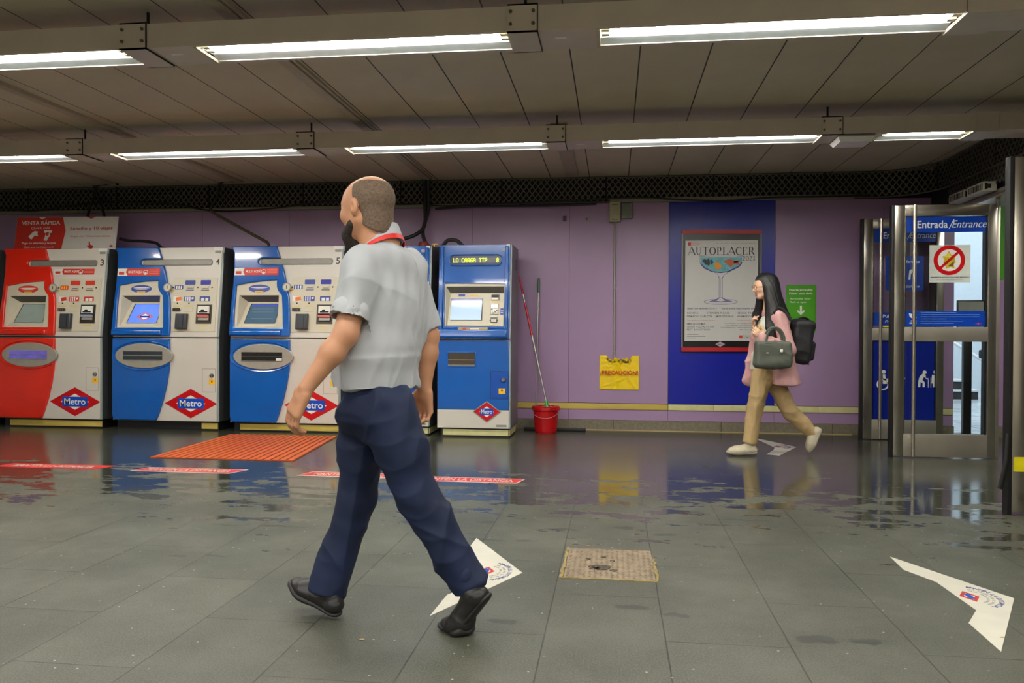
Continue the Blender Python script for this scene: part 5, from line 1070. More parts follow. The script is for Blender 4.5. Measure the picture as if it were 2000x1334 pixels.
# ================================================================== people: smooth-blended solids turned into one mesh each
class Field:
    def __init__(s, lo, hi, h):
        s.h=h; s.lo=np.array(lo,dtype=np.float32); n=np.ceil((np.array(hi)-s.lo)/h).astype(int)+1
        s.n=n; s.ax=[s.lo[i]+h*np.arange(n[i],dtype=np.float32) for i in range(3)]
        s.d=np.full(tuple(n),9.,dtype=np.float32)
    def sub(s, lo, hi):
        a=np.clip(np.floor((np.array(lo)-s.lo)/s.h).astype(int),0,s.n-1); b=np.clip(np.ceil((np.array(hi)-s.lo)/s.h).astype(int)+1,1,s.n)
        sl=tuple(slice(a[i],max(b[i],a[i]+1)) for i in range(3))
        P=np.stack(np.meshgrid(*[s.ax[i][sl[i]] for i in range(3)],indexing='ij'),-1); return sl,P
    def op(s, sl, e, k, mode):
        d=s.d[sl]
        if mode=='u':
            if k<=0: s.d[sl]=np.minimum(d,e)
            else:
                h=np.maximum(k-np.abs(d-e),0)/k; s.d[sl]=np.minimum(d,e)-h*h*k*.25
        else:
            e=-e
            if k<=0: s.d[sl]=np.maximum(d,e)
            else: h=np.maximum(k-np.abs(d-e),0)/k; s.d[sl]=np.maximum(d,e)+h*h*k*.25
    def cap(s,a,b,ra,rb=None,k=.02,mode='u',flat=None,fac=1):
        """tapering limb from a to b; flat: direction squeezed by fac"""
        rb=ra if rb is None else rb; a=np.array(a,dtype=np.float32); b=np.array(b,dtype=np.float32); R=max(ra,rb)*max(1,1/fac if fac<1 else fac)+k+.02
        sl,P=s.sub(np.minimum(a,b)-R,np.maximum(a,b)+R); ba=b-a; L=max(float(ba@ba),1e-9)
        t=np.clip(((P-a)@ba)/L,0,1); V=P-a-t[...,None]*ba
        if flat is not None:
            f=np.array(flat,dtype=np.float32); f/=np.linalg.norm(f); V=V+((V@f)*(1/fac-1))[...,None]*f
        s.op(sl,(np.linalg.norm(V,axis=-1)-(ra+(rb-ra)*t))*(min(1,fac) if flat is not None else 1),k,mode); return s
    def ell(s,c,r,R=None,k=.02,mode='u'):
        c=np.array(c,dtype=np.float32); r=np.array(r,dtype=np.float32); m=float(r.max())+k+.02
        sl,P=s.sub(c-m,c+m); V=P-c
        if R is not None: V=V@np.array(R,dtype=np.float32)      # columns of R = local axes
        k0=np.linalg.norm(V/r,axis=-1); k1=np.linalg.norm(V/(r*r),axis=-1)
        s.op(sl,k0*(k0-1)/np.maximum(k1,1e-6),k,mode); return s
    def cyl2(s,c0,c1,r0,r1,R,k=.02):
        """upright elliptic column between two levels: radii (side, front) at each end"""
        c0=np.array(c0,dtype=np.float32); c1=np.array(c1,dtype=np.float32); m=max(*r0,*r1)+k+.02
        sl,P=s.sub(np.minimum(c0,c1)-m,np.maximum(c0,c1)+m); t=np.clip((P[...,2]-c0[2])/(c1[2]-c0[2]),0,1)
        V=(P-c0-t[...,None]*(c1-c0))@np.array(R,dtype=np.float32); rx=r0[0]+(r1[0]-r0[0])*t; ry=r0[1]+(r1[1]-r0[1])*t
        q=np.sqrt((V[...,0]/rx)**2+(V[...,1]/ry)**2); lat=(q-1)*np.minimum(rx,ry)
        z0,z1=min(c0[2],c1[2]),max(c0[2],c1[2]); ver=np.maximum(z0-P[...,2],P[...,2]-z1)
        s.op(sl,np.maximum(lat,ver),k,'u'); return s
    def cut(s,p,n,c=None,R=None,k=0):
        """remove what lies beyond the plane (p, n), optionally only inside a ball"""
        n=np.array(n,dtype=np.float32); n/=np.linalg.norm(n); p=np.array(p,dtype=np.float32)
        if c is None: sl,P=s.sub(s.lo,s.lo+s.h*s.n); e=-((P-p)@n)
        else:
            c=np.array(c,dtype=np.float32); sl,P=s.sub(c-R-.02,c+R+.02); e=np.maximum(-((P-p)@n),np.linalg.norm(P-c,axis=-1)-R)
        s.op(sl,e,k,'s'); return s
    def join(s,o,k=.02):
        sl=tuple(slice(None) for _ in range(3)); s.op(sl,o.d,k,'u'); return s
    def mesh(s):
        d=s.d; n=s.n; ins=d<0
        c=np.zeros(tuple(n-1),dtype=np.int8)
        for i in (0,1):
            for j in (0,1):
                for k in (0,1): c+=ins[i:n[0]-1+i,j:n[1]-1+j,k:n[2]-1+k]
        act=np.argwhere((c>0)&(c<8)); idx=np.full(tuple(n-1),-1,dtype=np.int32); idx[tuple(act.T)]=np.arange(len(act))
        S=np.zeros((len(act),3)); C=np.zeros(len(act)); cor=[(i,j,k) for i in (0,1) for j in (0,1) for k in (0,1)]
        for a in cor:
            for ax in range(3):
                if a[ax]: continue
                b=list(a); b[ax]=1
                da=d[act[:,0]+a[0],act[:,1]+a[1],act[:,2]+a[2]]; db=d[act[:,0]+b[0],act[:,1]+b[1],act[:,2]+b[2]]
                m=(da<0)!=(db<0); t=np.where(m,da/np.where(m,da-db,1),0)
                p=np.array(a)[None]+t[:,None]*(np.array(b)-np.array(a))[None]; S+=p*m[:,None]; C+=m
        V=s.lo+s.h*(act+S/C[:,None]); F=[]
        for ax in range(3):
            u,v=(ax+1)%3,(ax+2)%3
            sl0=[slice(None)]*3; sl1=[slice(None)]*3; sl0[ax]=slice(0,n[ax]-1); sl1[ax]=slice(1,n[ax])
            A=ins[tuple(sl0)]; B=ins[tuple(sl1)]; E=np.argwhere(A!=B)
            E=E[(E[:,u]>0)&(E[:,v]>0)&(E[:,u]<n[u]-1)&(E[:,v]<n[v]-1)]
            sg=A[tuple(E.T)]
            def g(du,dv):
                q=E.copy(); q[:,u]-=du; q[:,v]-=dv; return idx[tuple(q.T)]
            Q=np.stack([g(1,1),g(0,1),g(0,0),g(1,0)],1); Q[~sg]=Q[~sg][:,::-1]; F.append(Q)
        F=np.concatenate(F); F=F[(F>=0).all(1)]
        return V,F
def wrinkle(V, amp, f=(9,7,14), seed=0, region=None):
    """cloth folds: long warped waves, moved along the vertical-free normal later"""
    r=np.random.RandomState(seed); w=np.zeros(len(V)); S=0
    W=V+.035*np.stack([np.sin(V@(r.randn(3)*9)+r.rand()*6) for _ in range(3)],1)
    for i in range(9):
        fr=1.6**(i%5); v=r.randn(3); v/=np.linalg.norm(v); kx=v*np.array(f)*fr*.62; ph=r.rand()*6.28
        g=W@kx+ph+1.1*np.sin(V@(r.randn(3)*7)+r.rand()*6); q=np.sin(g); rd=1-2*np.abs(q)**.8
        m=np.clip(.5+.9*np.sin(V@(r.randn(3)*9)+r.rand()*6),0,1); a=1/fr**.75
        w+=a*m*(rd if i%2 else q); S+=a*.5
    return amp*1.9*w/S*1.5
def solid(field, name, mat, parent=None, label=None, base=(0,0,0), fold=None, mats=None, paint=None, smooth=0):
    V,F=field.mesh(); 
    if smooth:
        for _ in range(smooth):
            S=np.zeros_like(V); C=np.zeros(len(V))
            for i in range(4): j=(i+1)%4; np.add.at(S,F[:,i],V[F[:,j]]); np.add.at(C,F[:,i],1); np.add.at(S,F[:,j],V[F[:,i]]); np.add.at(C,F[:,j],1)
            V=V*.4+.6*S/np.maximum(C,1)[:,None]
    if fold:
        N=np.zeros_like(V); fn=np.cross(V[F[:,2]]-V[F[:,0]],V[F[:,3]]-V[F[:,1]])
        for i in range(4): np.add.at(N,F[:,i],fn)
        N/=np.maximum(np.linalg.norm(N,axis=1),1e-9)[:,None]; V=V+N*wrinkle(V,*fold[:1],**(fold[1] if len(fold)>1 else {}))[:,None]
    me=bpy.data.meshes.new(name); me.vertices.add(len(V)); me.vertices.foreach_set('co',(V-np.array(base)).astype(np.float32).ravel())
    me.loops.add(len(F)*4); me.loops.foreach_set('vertex_index',F.ravel().astype(np.int32)); me.polygons.add(len(F)); me.polygons.foreach_set('loop_start',np.arange(0,len(F)*4,4,dtype=np.int32)); me.polygons.foreach_set('loop_total',np.full(len(F),4,dtype=np.int32))
    for m in (mats or [mat]): me.materials.append(m)
    if paint is not None: me.polygons.foreach_set('material_index',paint(V[F].mean(1)).astype(np.int32))
    me.polygons.foreach_set('use_smooth',[True]*len(F)); me.update(calc_edges=True); me.validate()
    o=bpy.data.objects.new(name,me); COL.objects.link(o)
    if parent: o.parent=parent
    if label: o['label']=label
    return o
def V3(*a): return np.array(a,dtype=float)
def unit(v): v=np.array(v,dtype=float); return v/np.linalg.norm(v)
def lerp(a,b,t): return np.array(a)*(1-t)+np.array(b)*t
def W3(px,py,Y): return np.array(at(px,py,Y))
def hand(f, wr, d, back, thumb, curl=.5, s=1., spread=.0, L=.085):
    """palm from the wrist along d; back = direction the back of the hand faces; thumb = towards the thumb side"""
    d=unit(d); back=unit(back-d*(np.dot(back,d))); th=unit(np.cross(d,back)); 
    if np.dot(th,thumb)<0: th=-th
    wr=np.array(wr); kn=wr+d*L*s
    f.cap(wr,wr+d*.03*s,.024*s,.027*s,k=.012,flat=back,fac=.75)
    for q in (-.026,-.009,.009,.026): f.cap(wr+d*.02*s+th*q*.7*s,kn+th*q*s,.0155*s,.0125*s,k=.010)
    ln=(.040,.045,.042,.034)
    for i,q in enumerate((.029,.010,-.010,-.029)):       # index first, on the thumb side
        p=kn+th*q*s; dr=unit(d+th*spread*(1.5-i)*.5); c=curl*(1+.08*i); r=.0092*s if i<3 else .0082*s
        for j,(fl,kk) in enumerate(((1.0,.55),(.68,1.15),(.52,.75))):
            ang=c*kk; dr=unit(dr*math.cos(ang)-back*math.sin(ang)) if j==0 else unit(dr*math.cos(ang)+unit(np.cross(np.cross(dr,-back),dr))*math.sin(ang))
            p2=p+dr*ln[i]*fl*s; f.cap(p,p2,r*(1-.06*j),r*(.94-.06*j),k=.004); p=p2
    p=wr+d*.022*s+th*.024*s; t1=unit(d*.62+th*.75-back*.45); p1=p+t1*.040*s; t2=unit(d*.9+th*.35-back*.35); p2=p1+t2*.034*s; t3=unit(d*1.0+th*.05-back*.35); p3=p2+t3*.026*s
    f.cap(p,p1,.016*s,.012*s,k=.012); f.cap(p1,p2,.0112*s,.0102*s,k=.004); f.cap(p2,p3,.0102*s,.0088*s,k=.004)
def head(f, c, R, s=1., male=True):
    """R columns: left, forward, up"""
    g=lambda x,y,z: np.array(c)+R@(np.array([x,y,z])*s); E=lambda p,r,k=.015,mode='u': f.ell(g(*p),[q*s for q in r],R,k*s,mode)
    Cc=lambda a,b,ra,rb,k=.012,mode='u': f.cap(g(*a),g(*b),ra*s,rb*s,k*s,mode)
    E((0,-.018,.030),(.075,.098,.084)); E((0,.030,.020),(.066,.066,.072),.03); E((0,.030,-.030),(.058,.058,.075),.03)
    E((0,.050,-.088),(.034,.036,.026),.03)
    for q in (-1,1):
        Cc((q*.052,-.005,-.045),(q*.026,.062,-.094),.018,.018,.03)
        Cc((q*.012,.088,.020),(q*.044,.074,.022),.009,.008,.012); E((q*.040,.062,-.026),(.022,.020,.018),.03)
        E((q*.032,.096,.004),(.017,.014,.010),.012,'s'); E((q*.031,.079,.003),(.0135,.013,.0125),.002)
        E((q*.031,.083,.011),(.016,.011,.0045),.004)
        E((q*.077,-.012,-.006),(.007,.019,.031),.004); E((q*.083,-.016,-.002),(.008,.017,.027),.004); E((q*.089,-.010,-.002),(.005,.009,.016),.003,'s')
    Cc((0,.090,.008),(0,.112,-.028),.009,.0125,.012); 
    for q in (-1,1): E((q*.012,.100,-.036),(.009,.011,.008),.006)
    Cc((-.018,.088,-.064),(.018,.088,-.064),.0075,.0075,.006); Cc((-.015,.087,-.077),(.015,.087,-.077),.0085,.0085,.006)
    Cc((-.022,.094,-.0705),(.022,.094,-.0705),.0022,.0022,.003,'s')
SKIN=M('skin_tan',(196,142,108),.5,var=.07,scale=14,bump=.05); SKIN2=M('skin_light',(222,178,150),.5,var=.05,scale=14); LIP=M('lip',(160,92,78),.45)
BUZZ=M('buzz_cut_brown',(104,86,70),.8,var=.3,scale=120,bump=.5); BEARD=M('dark_beard',(48,40,34),.85,var=.4,scale=120,bump=.6)
SHIRT=M('shirt_pale_grey',(176,179,184),.8,var=.04,scale=10,bump=.1); TROU=M('navy_trousers',(12,28,62),.75,var=.2,scale=6,bump=.15); LEATH=M('black_leather',(30,28,28),.42,var=.2,scale=30,bump=.3); SOLE=M('shoe_sole',(26,25,26),.55)
def stack(f, rows, R, k=.05):
    """torso as blended ellipsoids: rows of (centre, (half width, half depth, half height))"""
    for c,r in rows: f.ell(c,r,R,k)
# ------------------------------------------------------------------ the walking man
YW=math.radians(30)
F0=V3(-math.cos(YW),math.sin(YW),0); L0=V3(-math.sin(YW),-math.cos(YW),0); U0=V3(0,0,1)
RT=np.stack([L0,F0,U0],1)
man=thing('person','man with a dark beard in a pale grey short-sleeved shirt and navy trousers, walking','person',(-.86,2.97,0))
B=(-.86,2.97,0)
neck=W3(744,486,2.97); hc=W3(717,408,2.965)
Lsh,Lel,Lwr=W3(705,525,2.83),W3(676,652,2.75),W3(598,758,2.70)
Rsh,Rel,Rwr=W3(795,520,3.10),W3(836,655,3.13),W3(829,757,3.12)
Lhip,Lkn,Lan=W3(757,795,2.89),W3(812,968,2.88),W3(918,1138,2.90)
Rhip,Rkn,Ran=W3(716,795,3.04),W3(694,980,3.02),W3(642,1150,2.98)
HY=math.radians(27); HF=V3(-math.cos(HY),math.sin(HY),-.04); HF=unit(HF); HL=unit(np.cross(U0,HF)); HU=np.cross(HF,HL); RH=np.stack([HL,HF,HU],1)
f=Field((-1.40,2.45,0),(-.35,3.45,1.80),.0048)
head(f,hc,RH,1.06)
hg=lambda x,y,z: hc+RH@np.array([x,y,z])
f.cap(hg(0,-.035,-.05),lerp(neck,hg(0,-.03,-.1),.1),.060,.066,k=.03); f.cap(neck,neck-U0*.06,.066,.09,k=.04)
ch=W3(752,590,2.975); be=W3(738,705,2.96); pe=W3(736,790,2.965)
stack(f,[(ch,(.155,.10,.17)),(be,(.14,.115,.13)),(pe,(.15,.11,.10))],RT)
for a,b,c in ((Lsh,Lel,Lwr),(Rsh,Rel,Rwr)):
    f.cap(neck-U0*.05,a,.05,.058,k=.04); f.cap(a,b,.056,.043,k=.03); f.cap(b,lerp(b,c,.35),.043,.044,k=.02); f.cap(lerp(b,c,.35),c,.043,.027,k=.02)
hand(f,Lwr,W3(577,800,2.70)-Lwr,V3(-.62,-.78,.1),V3(-.8,.5,0),curl=.50,s=1.14)
hand(f,Rwr,W3(828,795,3.12)-Rwr,V3(.35,.9,.1),V3(-.9,.2,0),curl=.85,s=1.12)
for a,b,c in ((Lhip,Lkn,Lan),(Rhip,Rkn,Ran)):
    f.cap(a,b,.075,.05,k=.03); f.cap(b,c,.05,.034,k=.02)
def paint_man(P):
    q=(P-hc)@RH/1.06; m=np.zeros(len(P)); m[(abs(q[:,2]+.0705)<.016)&(q[:,1]>.082)&(abs(q[:,0])<.024)]=1; return m
solid(f,'body',SKIN,man,None,B,mats=[SKIN,LIP],paint=paint_man,smooth=1)
# cropped hair round the bald crown, and the beard
def headfield(c,R,ext=.17,h=.0035):
    return Field(c-ext,c+ext,h)
f=headfield(hc,RH); f.ell(hg(0,-.019,.032),(.0812,.1048,.0902),RH,0); f.cap(hg(0,-.045,-.04),hg(0,-.045,-.085),.067,.065,k=.02)
def hcut(p,n): f.cut(hg(*p),RH@np.array(n,dtype=float),k=.004)
hcut((0,.042,.03),(0,1,.45)); hcut((0,-.03,.102),(0,-.12,1)); hcut((0,-.06,-.085),(0,.55,-1))
f.cap(hg(-.1,.012,-.05),hg(.1,.012,-.05),.048,.048,k=.006,mode='s',); f.ell(hg(0,.03,.10),(.052,.10,.05),RH,.012,'s')
solid(f,'hair',BUZZ,man,'short cropped hair round a bald crown',B,smooth=1)
f=headfield(hc,RH); 
for q in (-1,1):
    f.cap(hg(q*.060,.022,-.062),hg(q*.036,.066,-.098),.0185,.028,k=.02); f.cap(hg(0,.098,-.054),hg(q*.028,.084,-.066),.0085,.010,k=.008); f.cap(hg(q*.028,.084,-.066),hg(q*.032,.070,-.095),.010,.018,k=.012)
f.ell(hg(0,.068,-.116),(.044,.044,.044),RH,.02); f.ell(hg(0,.103,-.075),(.021,.013,.012),RH,.004,'s')
solid(f,'beard',BEARD,man,'full dark beard',B,smooth=1)
# eyes
a=MB()
for q in (-1,1):
    p=hg(q*.033,.0955,.003); a.ell(tuple(p-np.array(B)),(.006,.006,.006),M('dark_eye',(40,30,26),.2),10,8)
a.build('eyes',man)
# glasses arm is not shown; shirt
f=Field((-1.30,2.50,.75),(-.42,3.45,1.55),.0055)
sc_=W3(751,560,2.975); sb=W3(737,680,2.955)
f.ell(sc_,(.185,.128,.15),RT,.05); f.ell(W3(758,520,2.985),(.165,.11,.085),RT,.05); f.ell(W3(748,625,2.965),(.178,.140,.15),RT,.05); f.ell(sb,(.178,.158,.12),RT,.05)
hemz=W3(735,757,2.96)[2]
f.cyl2(W3(731,700,2.955),V3(*W3(735,757,2.96)[:2],hemz),(.176,.158),(.172,.154),RT,.035)
for a_,b_,r0,r1,t1 in ((Lsh,Lel,.066,.074,.80),(Rsh,Rel,.064,.062,.93)):
    ft,f=f,Field((-1.30,2.50,.75),(-.42,3.45,1.55),.0055)
    f.cap(neck-U0*.045,a_,.052,.062,k=.04); f.cap(a_,lerp(a_,b_,t1+.10),r0,r1,k=.035)
    e=lerp(a_,b_,t1); ax=unit(b_-a_); f.cut(e,ax,e+ax*.09,.115); f.cap(lerp(a_,b_,t1-.10),lerp(a_,b_,t1+.2),r1-.010,r1-.008,k=0,mode='s'); f=ft.join(f,.035)
f.cap(neck-U0*.06,neck+U0*.0,.088,.070,k=.03); f.cap(neck+U0*.09,neck-U0*.0,.058,.060,k=.004,mode='s')
solid(f,'shirt',SHIRT,man,'pale grey short-sleeved shirt',B,fold=(.0066,dict(f=(22,22,14),seed=21)),smooth=1)
# collar and lanyard
def ringband(cen, ax_dir, tilt_f, r0, r1, h0, h1, mat, name, label, th=.004, front_drop=.03):
    a=MB(); n=40; V=[]
    for (r,h) in ((r0,h0),(r1,h1),(r1+th,h1),(r0+th,h0)):
        for k in range(n):
            q=2*math.pi*k/n; fx,fy=math.cos(q),math.sin(q); p=cen+L0*fx*r*1.0+F0*fy*r*1.02+U0*(h-front_drop*fy); V.append(tuple(p-np.array(B)))
    a.add(V,[(i*n+k,i*n+(k+1)%n,((i+1)%4)*n+(k+1)%n,((i+1)%4)*n+k) for i in range(4) for k in range(n)],mat,True); return a.build(name,man,label)
cc=W3(744,478,2.975)
ringband(cc,None,None,.064,.082,.036,-.014,SHIRT,'collar','folded shirt collar',front_drop=.045)
ringband(cc,None,None,.0835,.090,-.012,-.030,M('lanyard_red',(214,30,24),.5),'lanyard','red lanyard under the collar',th=.002,front_drop=.050)
# trousers
f=Field((-1.36,2.50,.02),(-.42,3.40,1.15),.0058)
f.ell(W3(735,808,2.965),(.158,.132,.100),RT,.04); f.cyl2(W3(735,742,2.957),W3(736,800,2.965),(.128,.112),(.156,.130),RT,.02)
f.cap(Lhip,lerp(Lhip,Lkn,.5),.108,.096,k=.05); f.cap(lerp(Lhip,Lkn,.5),Lkn,.096,.080,k=.03); f.cap(Lkn,Lan+unit(Lan-Lkn)*.05,.080,.076,k=.03)
f.cap(Rhip,lerp(Rhip,Rkn,.5),.106,.092,k=.05); f.cap(lerp(Rhip,Rkn,.5),Rkn,.092,.080,k=.03); f.cap(Rkn,Ran+unit(Ran-Rkn)*.05,.080,.076,k=.03)
for kn,an,sft in ((Lkn,Lan,.015),(Rkn,Ran,.015)):
    ax=unit(an-kn); e=an+ax*sft; f.cut(e,ax,e+ax*.09,.13); f.cap(an-ax*.03,an+ax*.1,.064,.062,k=0,mode='s')
solid(f,'trousers',TROU,man,'navy trousers',B,fold=(.0062,dict(f=(20,18,12),seed=9)),smooth=1)
def shoe(heel,toe,ball,up,hsole,name,parent,base,mu,ms,s=1.,label=None,ankle=None,split=True,upm=None,wd=.046,laces=None,vol=1.):
    """heel, ball, toe: points on the bottom of the sole; up: normal of the rear sole"""
    heel,toe,ball=map(np.array,(heel,toe,ball)); lo=np.minimum(np.minimum(heel,toe),ball)-.12; hi=np.maximum(np.maximum(heel,toe),ball)+.20
    d1=unit(ball-heel); up=unit(up-d1*np.dot(up,d1)); side=np.cross(up,d1); d2=unit(toe-ball); up2=unit(up-d2*np.dot(up,d2))
    f=Field(lo,hi,.005); t=hsole/2; fac=.32
    f.cap(heel+d1*.04*s+up*t,ball+up*t,.036*s,wd*s,k=.01,flat=up,fac=t/(.04*s)); f.cap(ball+up2*t,toe-d2*.036*s+up2*t,wd*s,.038*s,k=.02,flat=up2,fac=t/(.042*s))
    so=solid(f,'sole',ms,None,None,base,smooth=1)
    f=Field(lo,hi,.005)
    f.cap(heel+d1*.045*s+up*.035*s*vol,ball+up*.032*s*vol,.036*s*vol**.5,.043*s*vol**.5,k=.02,flat=up,fac=.8); f.cap(ball+up2*.03*s*vol,toe-d2*.045*s+up2*.026*s*vol,.042*s*vol**.5,.034*s*vol**.5,k=.03,flat=up2,fac=.70 if vol>1 else .62)
    f.cap(heel+d1*.05*s+up*.05*s,heel+d1*.06*s+up*.062*s*vol,.036*s,.036*s,k=.02); f.cap(heel+d1*.08*s+up*.062*s*vol,ball+up*.035*s,.030*s,.036*s,k=.02)
    f.cut(heel+up*.006*s,-up,heel,.13*s); f.cut(ball+up2*.006*s,-up2,toe,.12*s)
    if ankle is not None: f.cap(ankle,heel+d1*.055*s+up*.07*s,.030*s,.028*s,k=0,mode='s')
    o=solid(f,name,mu,parent,label,base,fold=(.0010,dict(f=(60,50,70),seed=2)),smooth=1); so.parent=o
    if laces is not None:
        a=MB(); b0=np.array(base); m=heel+d1*.10*s+up*.085*s; n_=ball-d1*.005*s+up*.070*s; sd_=np.cross(up,d1)
        for i in range(5):
            c=lerp(m,n_,i/4); a.tube([tuple(c-sd_*.024*s-up*.006-b0),tuple(c+up*.004-b0),tuple(c+sd_*.024*s-up*.006-b0)],.0035,laces,6)
        a.build('laces',o)
    return o
Fr=unit(V3(-.86,.50,0))
# front shoe: heel down, toe up
hR=V3(-1.045,2.92,.0); hR=W3(664,1207,2.93); hR[2]=.004; toeR=hR+unit(V3(-.84,.42,.30))*.295; ballR=hR+unit(V3(-.84,.42,.26))*.195
shoe(hR,toeR,ballR,U0,.028,'shoe',man,B,LEATH,SOLE,label='black leather shoe, heel on the floor')
# rear shoe: rolling over the ball of the foot
ballL=W3(905,1232,2.87); ballL[2]=.004; toeL=ballL+unit(V3(-.93,.32,.02))*.105; heelL=ballL+unit(V3(.60,-.22,.78))*.20
shoe(heelL,toeL,ballL,V3(-.78,.2,.6),.028,'shoe',man,B,LEATH,SOLE,label='black leather shoe, heel lifted')
# ------------------------------------------------------------------ the walking woman
PINK=M('coat_dusty_pink',(206,158,156),.85,var=.06,scale=14,bump=.2); KHAKI=M('khaki_trousers',(186,158,112),.85,var=.08,scale=10,bump=.15); TEE=M('white_tee',(214,214,200),.8,var=.04)
HAIRB=M('long_black_hair',(15,13,13),.55,var=.4,scale=60,bump=.3); SNEAK=M('cream_sneaker',(202,192,166),.7,var=.06); SNS=M('sneaker_sole',(190,182,160),.6)
BAGG=M('bag_grey_green',(86,90,80),.7,var=.08,scale=20,bump=.1); PACK=M('backpack_black',(26,26,30),.6,var=.2,bump=.15); GOLD=M('gold_wire',(190,140,90),.3,metal=.9)
YW2=math.radians(8); F1=V3(-math.cos(YW2),-math.sin(YW2),0); L1=V3(math.sin(YW2),-math.cos(YW2),0); R1=np.stack([L1,F1,U0],1)
Bw=(1.36,7.55,0)
wom=thing('person','woman with long black hair and glasses in a pink coat and khaki trousers, walking','person',Bw)
Yc=7.55
n1_=W3(1503,606,Yc); hc1=W3(1493,560,Yc); HF1=unit(V3(-math.cos(.16),-math.sin(.16),-.10)); HL1=unit(np.cross(U0,HF1)); RH1=np.stack([HL1,HF1,np.cross(HF1,HL1)],1)
hw=lambda x,y,z: hc1+RH1@np.array([x,y,z])
Ls,Le,Lw=W3(1521,622,Yc-.16),W3(1540,684,Yc-.22),W3(1492,660,Yc-.27)
Rs,Re,Rw=W3(1496,622,Yc+.16),W3(1478,678,Yc+.17),W3(1474,640,Yc+.02)
Lh,Lk,La=W3(1489,735,Yc-.08),W3(1474,800,Yc-.08),W3(1463,864,Yc-.08)
Rh,Rk,Ra=W3(1506,735,Yc+.08),W3(1543,805,Yc+.06),W3(1592,850,Yc+.04)
f=Field((1.0,7.0,0),(1.95,8.0,1.80),.0065)
head(f,hc1,RH1,.93,False)
f.cap(hw(0,-.03,-.06),n1_,.045,.05,k=.03)
stack(f,[(W3(1508,645,Yc),(.14,.09,.15)),(W3(1505,690,Yc),(.12,.09,.13)),(W3(1498,728,Yc),(.14,.10,.10))],R1)
for a_,b_,c_ in ((Ls,Le,Lw),(Rs,Re,Rw)): f.cap(n1_,a_,.04,.045,k=.04); f.cap(a_,b_,.042,.034,k=.03); f.cap(b_,c_,.034,.023,k=.02)
for a_,b_,c_ in ((Lh,Lk,La),(Rh,Rk,Ra)): f.cap(a_,b_,.065,.045,k=.03); f.cap(b_,c_,.045,.03,k=.02)
hand(f,Lw,V3(-.75,-.1,.6),V3(-.3,-.95,0),V3(.2,0,1),curl=.9,s=.92)
hand(f,Rw,V3(-.3,-.45,.75),V3(-.8,.3,0),V3(.2,-.6,.6),curl=.9,s=.92)
def paint_w(P):
    q=(P-hc1)@RH1/.93; m=np.zeros(len(P)); m[(abs(q[:,2]+.0705)<.018)&(q[:,1]>.080)&(abs(q[:,0])<.026)]=1; return m
solid(f,'body',SKIN2,wom,None,Bw,mats=[SKIN2,LIP],paint=paint_w,smooth=1)
a=MB()
for q in (-1,1): a.ell(tuple(hw(q*.030,.083,.004)-np.array(Bw)),(.006,.006,.006),MATS['dark_eye'],8,6)
a.build('eyes',wom)
# glasses
a=MB()
for q in (-1,1):
    c=hw(q*.034,.103,.0); P=[tuple(c+RH1@np.array([.025*math.cos(t_),-.006*abs(math.cos(t_)) ,.023*math.sin(t_)])-np.array(Bw)) for t_ in [2*math.pi*k/18 for k in range(18)]]
    a.tube(P,.0022,GOLD,6,closed=True); a.tube([tuple(hw(q*.059,.10,.004)-np.array(Bw)),tuple(hw(q*.077,.0,.0)-np.array(Bw))],.0022,GOLD,6)
a.tube([tuple(hw(-.009,.104,.003)-np.array(Bw)),tuple(hw(.009,.104,.003)-np.array(Bw))],.0022,GOLD,6)
a.build('glasses',wom,'thin gold-rimmed round glasses')
# hair
f=Field((1.05,7.15,1.0),(1.8,7.95,1.80),.006)
f.ell(hw(0,-.022,.035),(.083,.108,.094),RH1,.02); f.ell(hw(0,-.05,-.02),(.080,.085,.11),RH1,.04)
for (a_,b_,c_,ra,rb) in (((.058,-.02,-.02),W3(1512,618,Yc-.15),W3(1508,662,Yc-.17),.052,.040),((.045,-.05,-.03),W3(1524,622,Yc-.10),W3(1522,672,Yc-.14),.055,.034),((-.055,.0,-.03),W3(1480,615,Yc+.12),W3(1474,640,Yc+.10),.045,.028),((0,-.075,-.03),W3(1530,620,Yc),W3(1530,660,Yc),.06,.04)):
    b_=np.array(b_); f.cap(hw(*a_),b_,ra,ra*.95,k=.04); f.cap(b_,c_,ra*.95,rb,k=.03)
f.cap(hw(.045,-.01,-.06),W3(1500,640,Yc-.17),.03,.022,k=.03)
f.ell(hw(0,.085,-.035),(.070,.075,.092),RH1,.012,'s')
f.cap(hw(-.05,.10,.02),hw(.05,.10,.02),.045,.045,k=.01,mode='s')
solid(f,'hair',HAIRB,wom,'long straight black hair',Bw,fold=(.0025,dict(f=(55,60,6),seed=3)),smooth=1)
# tee shirt
f=Field((1.0,7.1,.7),(1.8,8.0,1.5),.007)
f.ell(W3(1500,650,Yc),(.15,.105,.17),R1,.04); f.ell(W3(1495,695,Yc),(.135,.115,.15),R1,.04); f.cyl2(W3(1493,690,Yc),W3(1492,722,Yc),(.135,.118),(.142,.125),R1,.03)
solid(f,'tee_shirt',TEE,wom,'white shirt with yellow print',Bw,fold=(.003,dict(f=(14,12,18),seed=5)),smooth=1)
a=MB()
for (px,py) in ((1484,640),(1480,690)): 
    p=W3(px,py,Yc-.085); a.ell(tuple(p-np.array(Bw)),(.016,.02,.03),M('shirt_print_yellow',(206,180,90),.6),10,8)
a.build('shirt_print',wom,'faded yellow print')
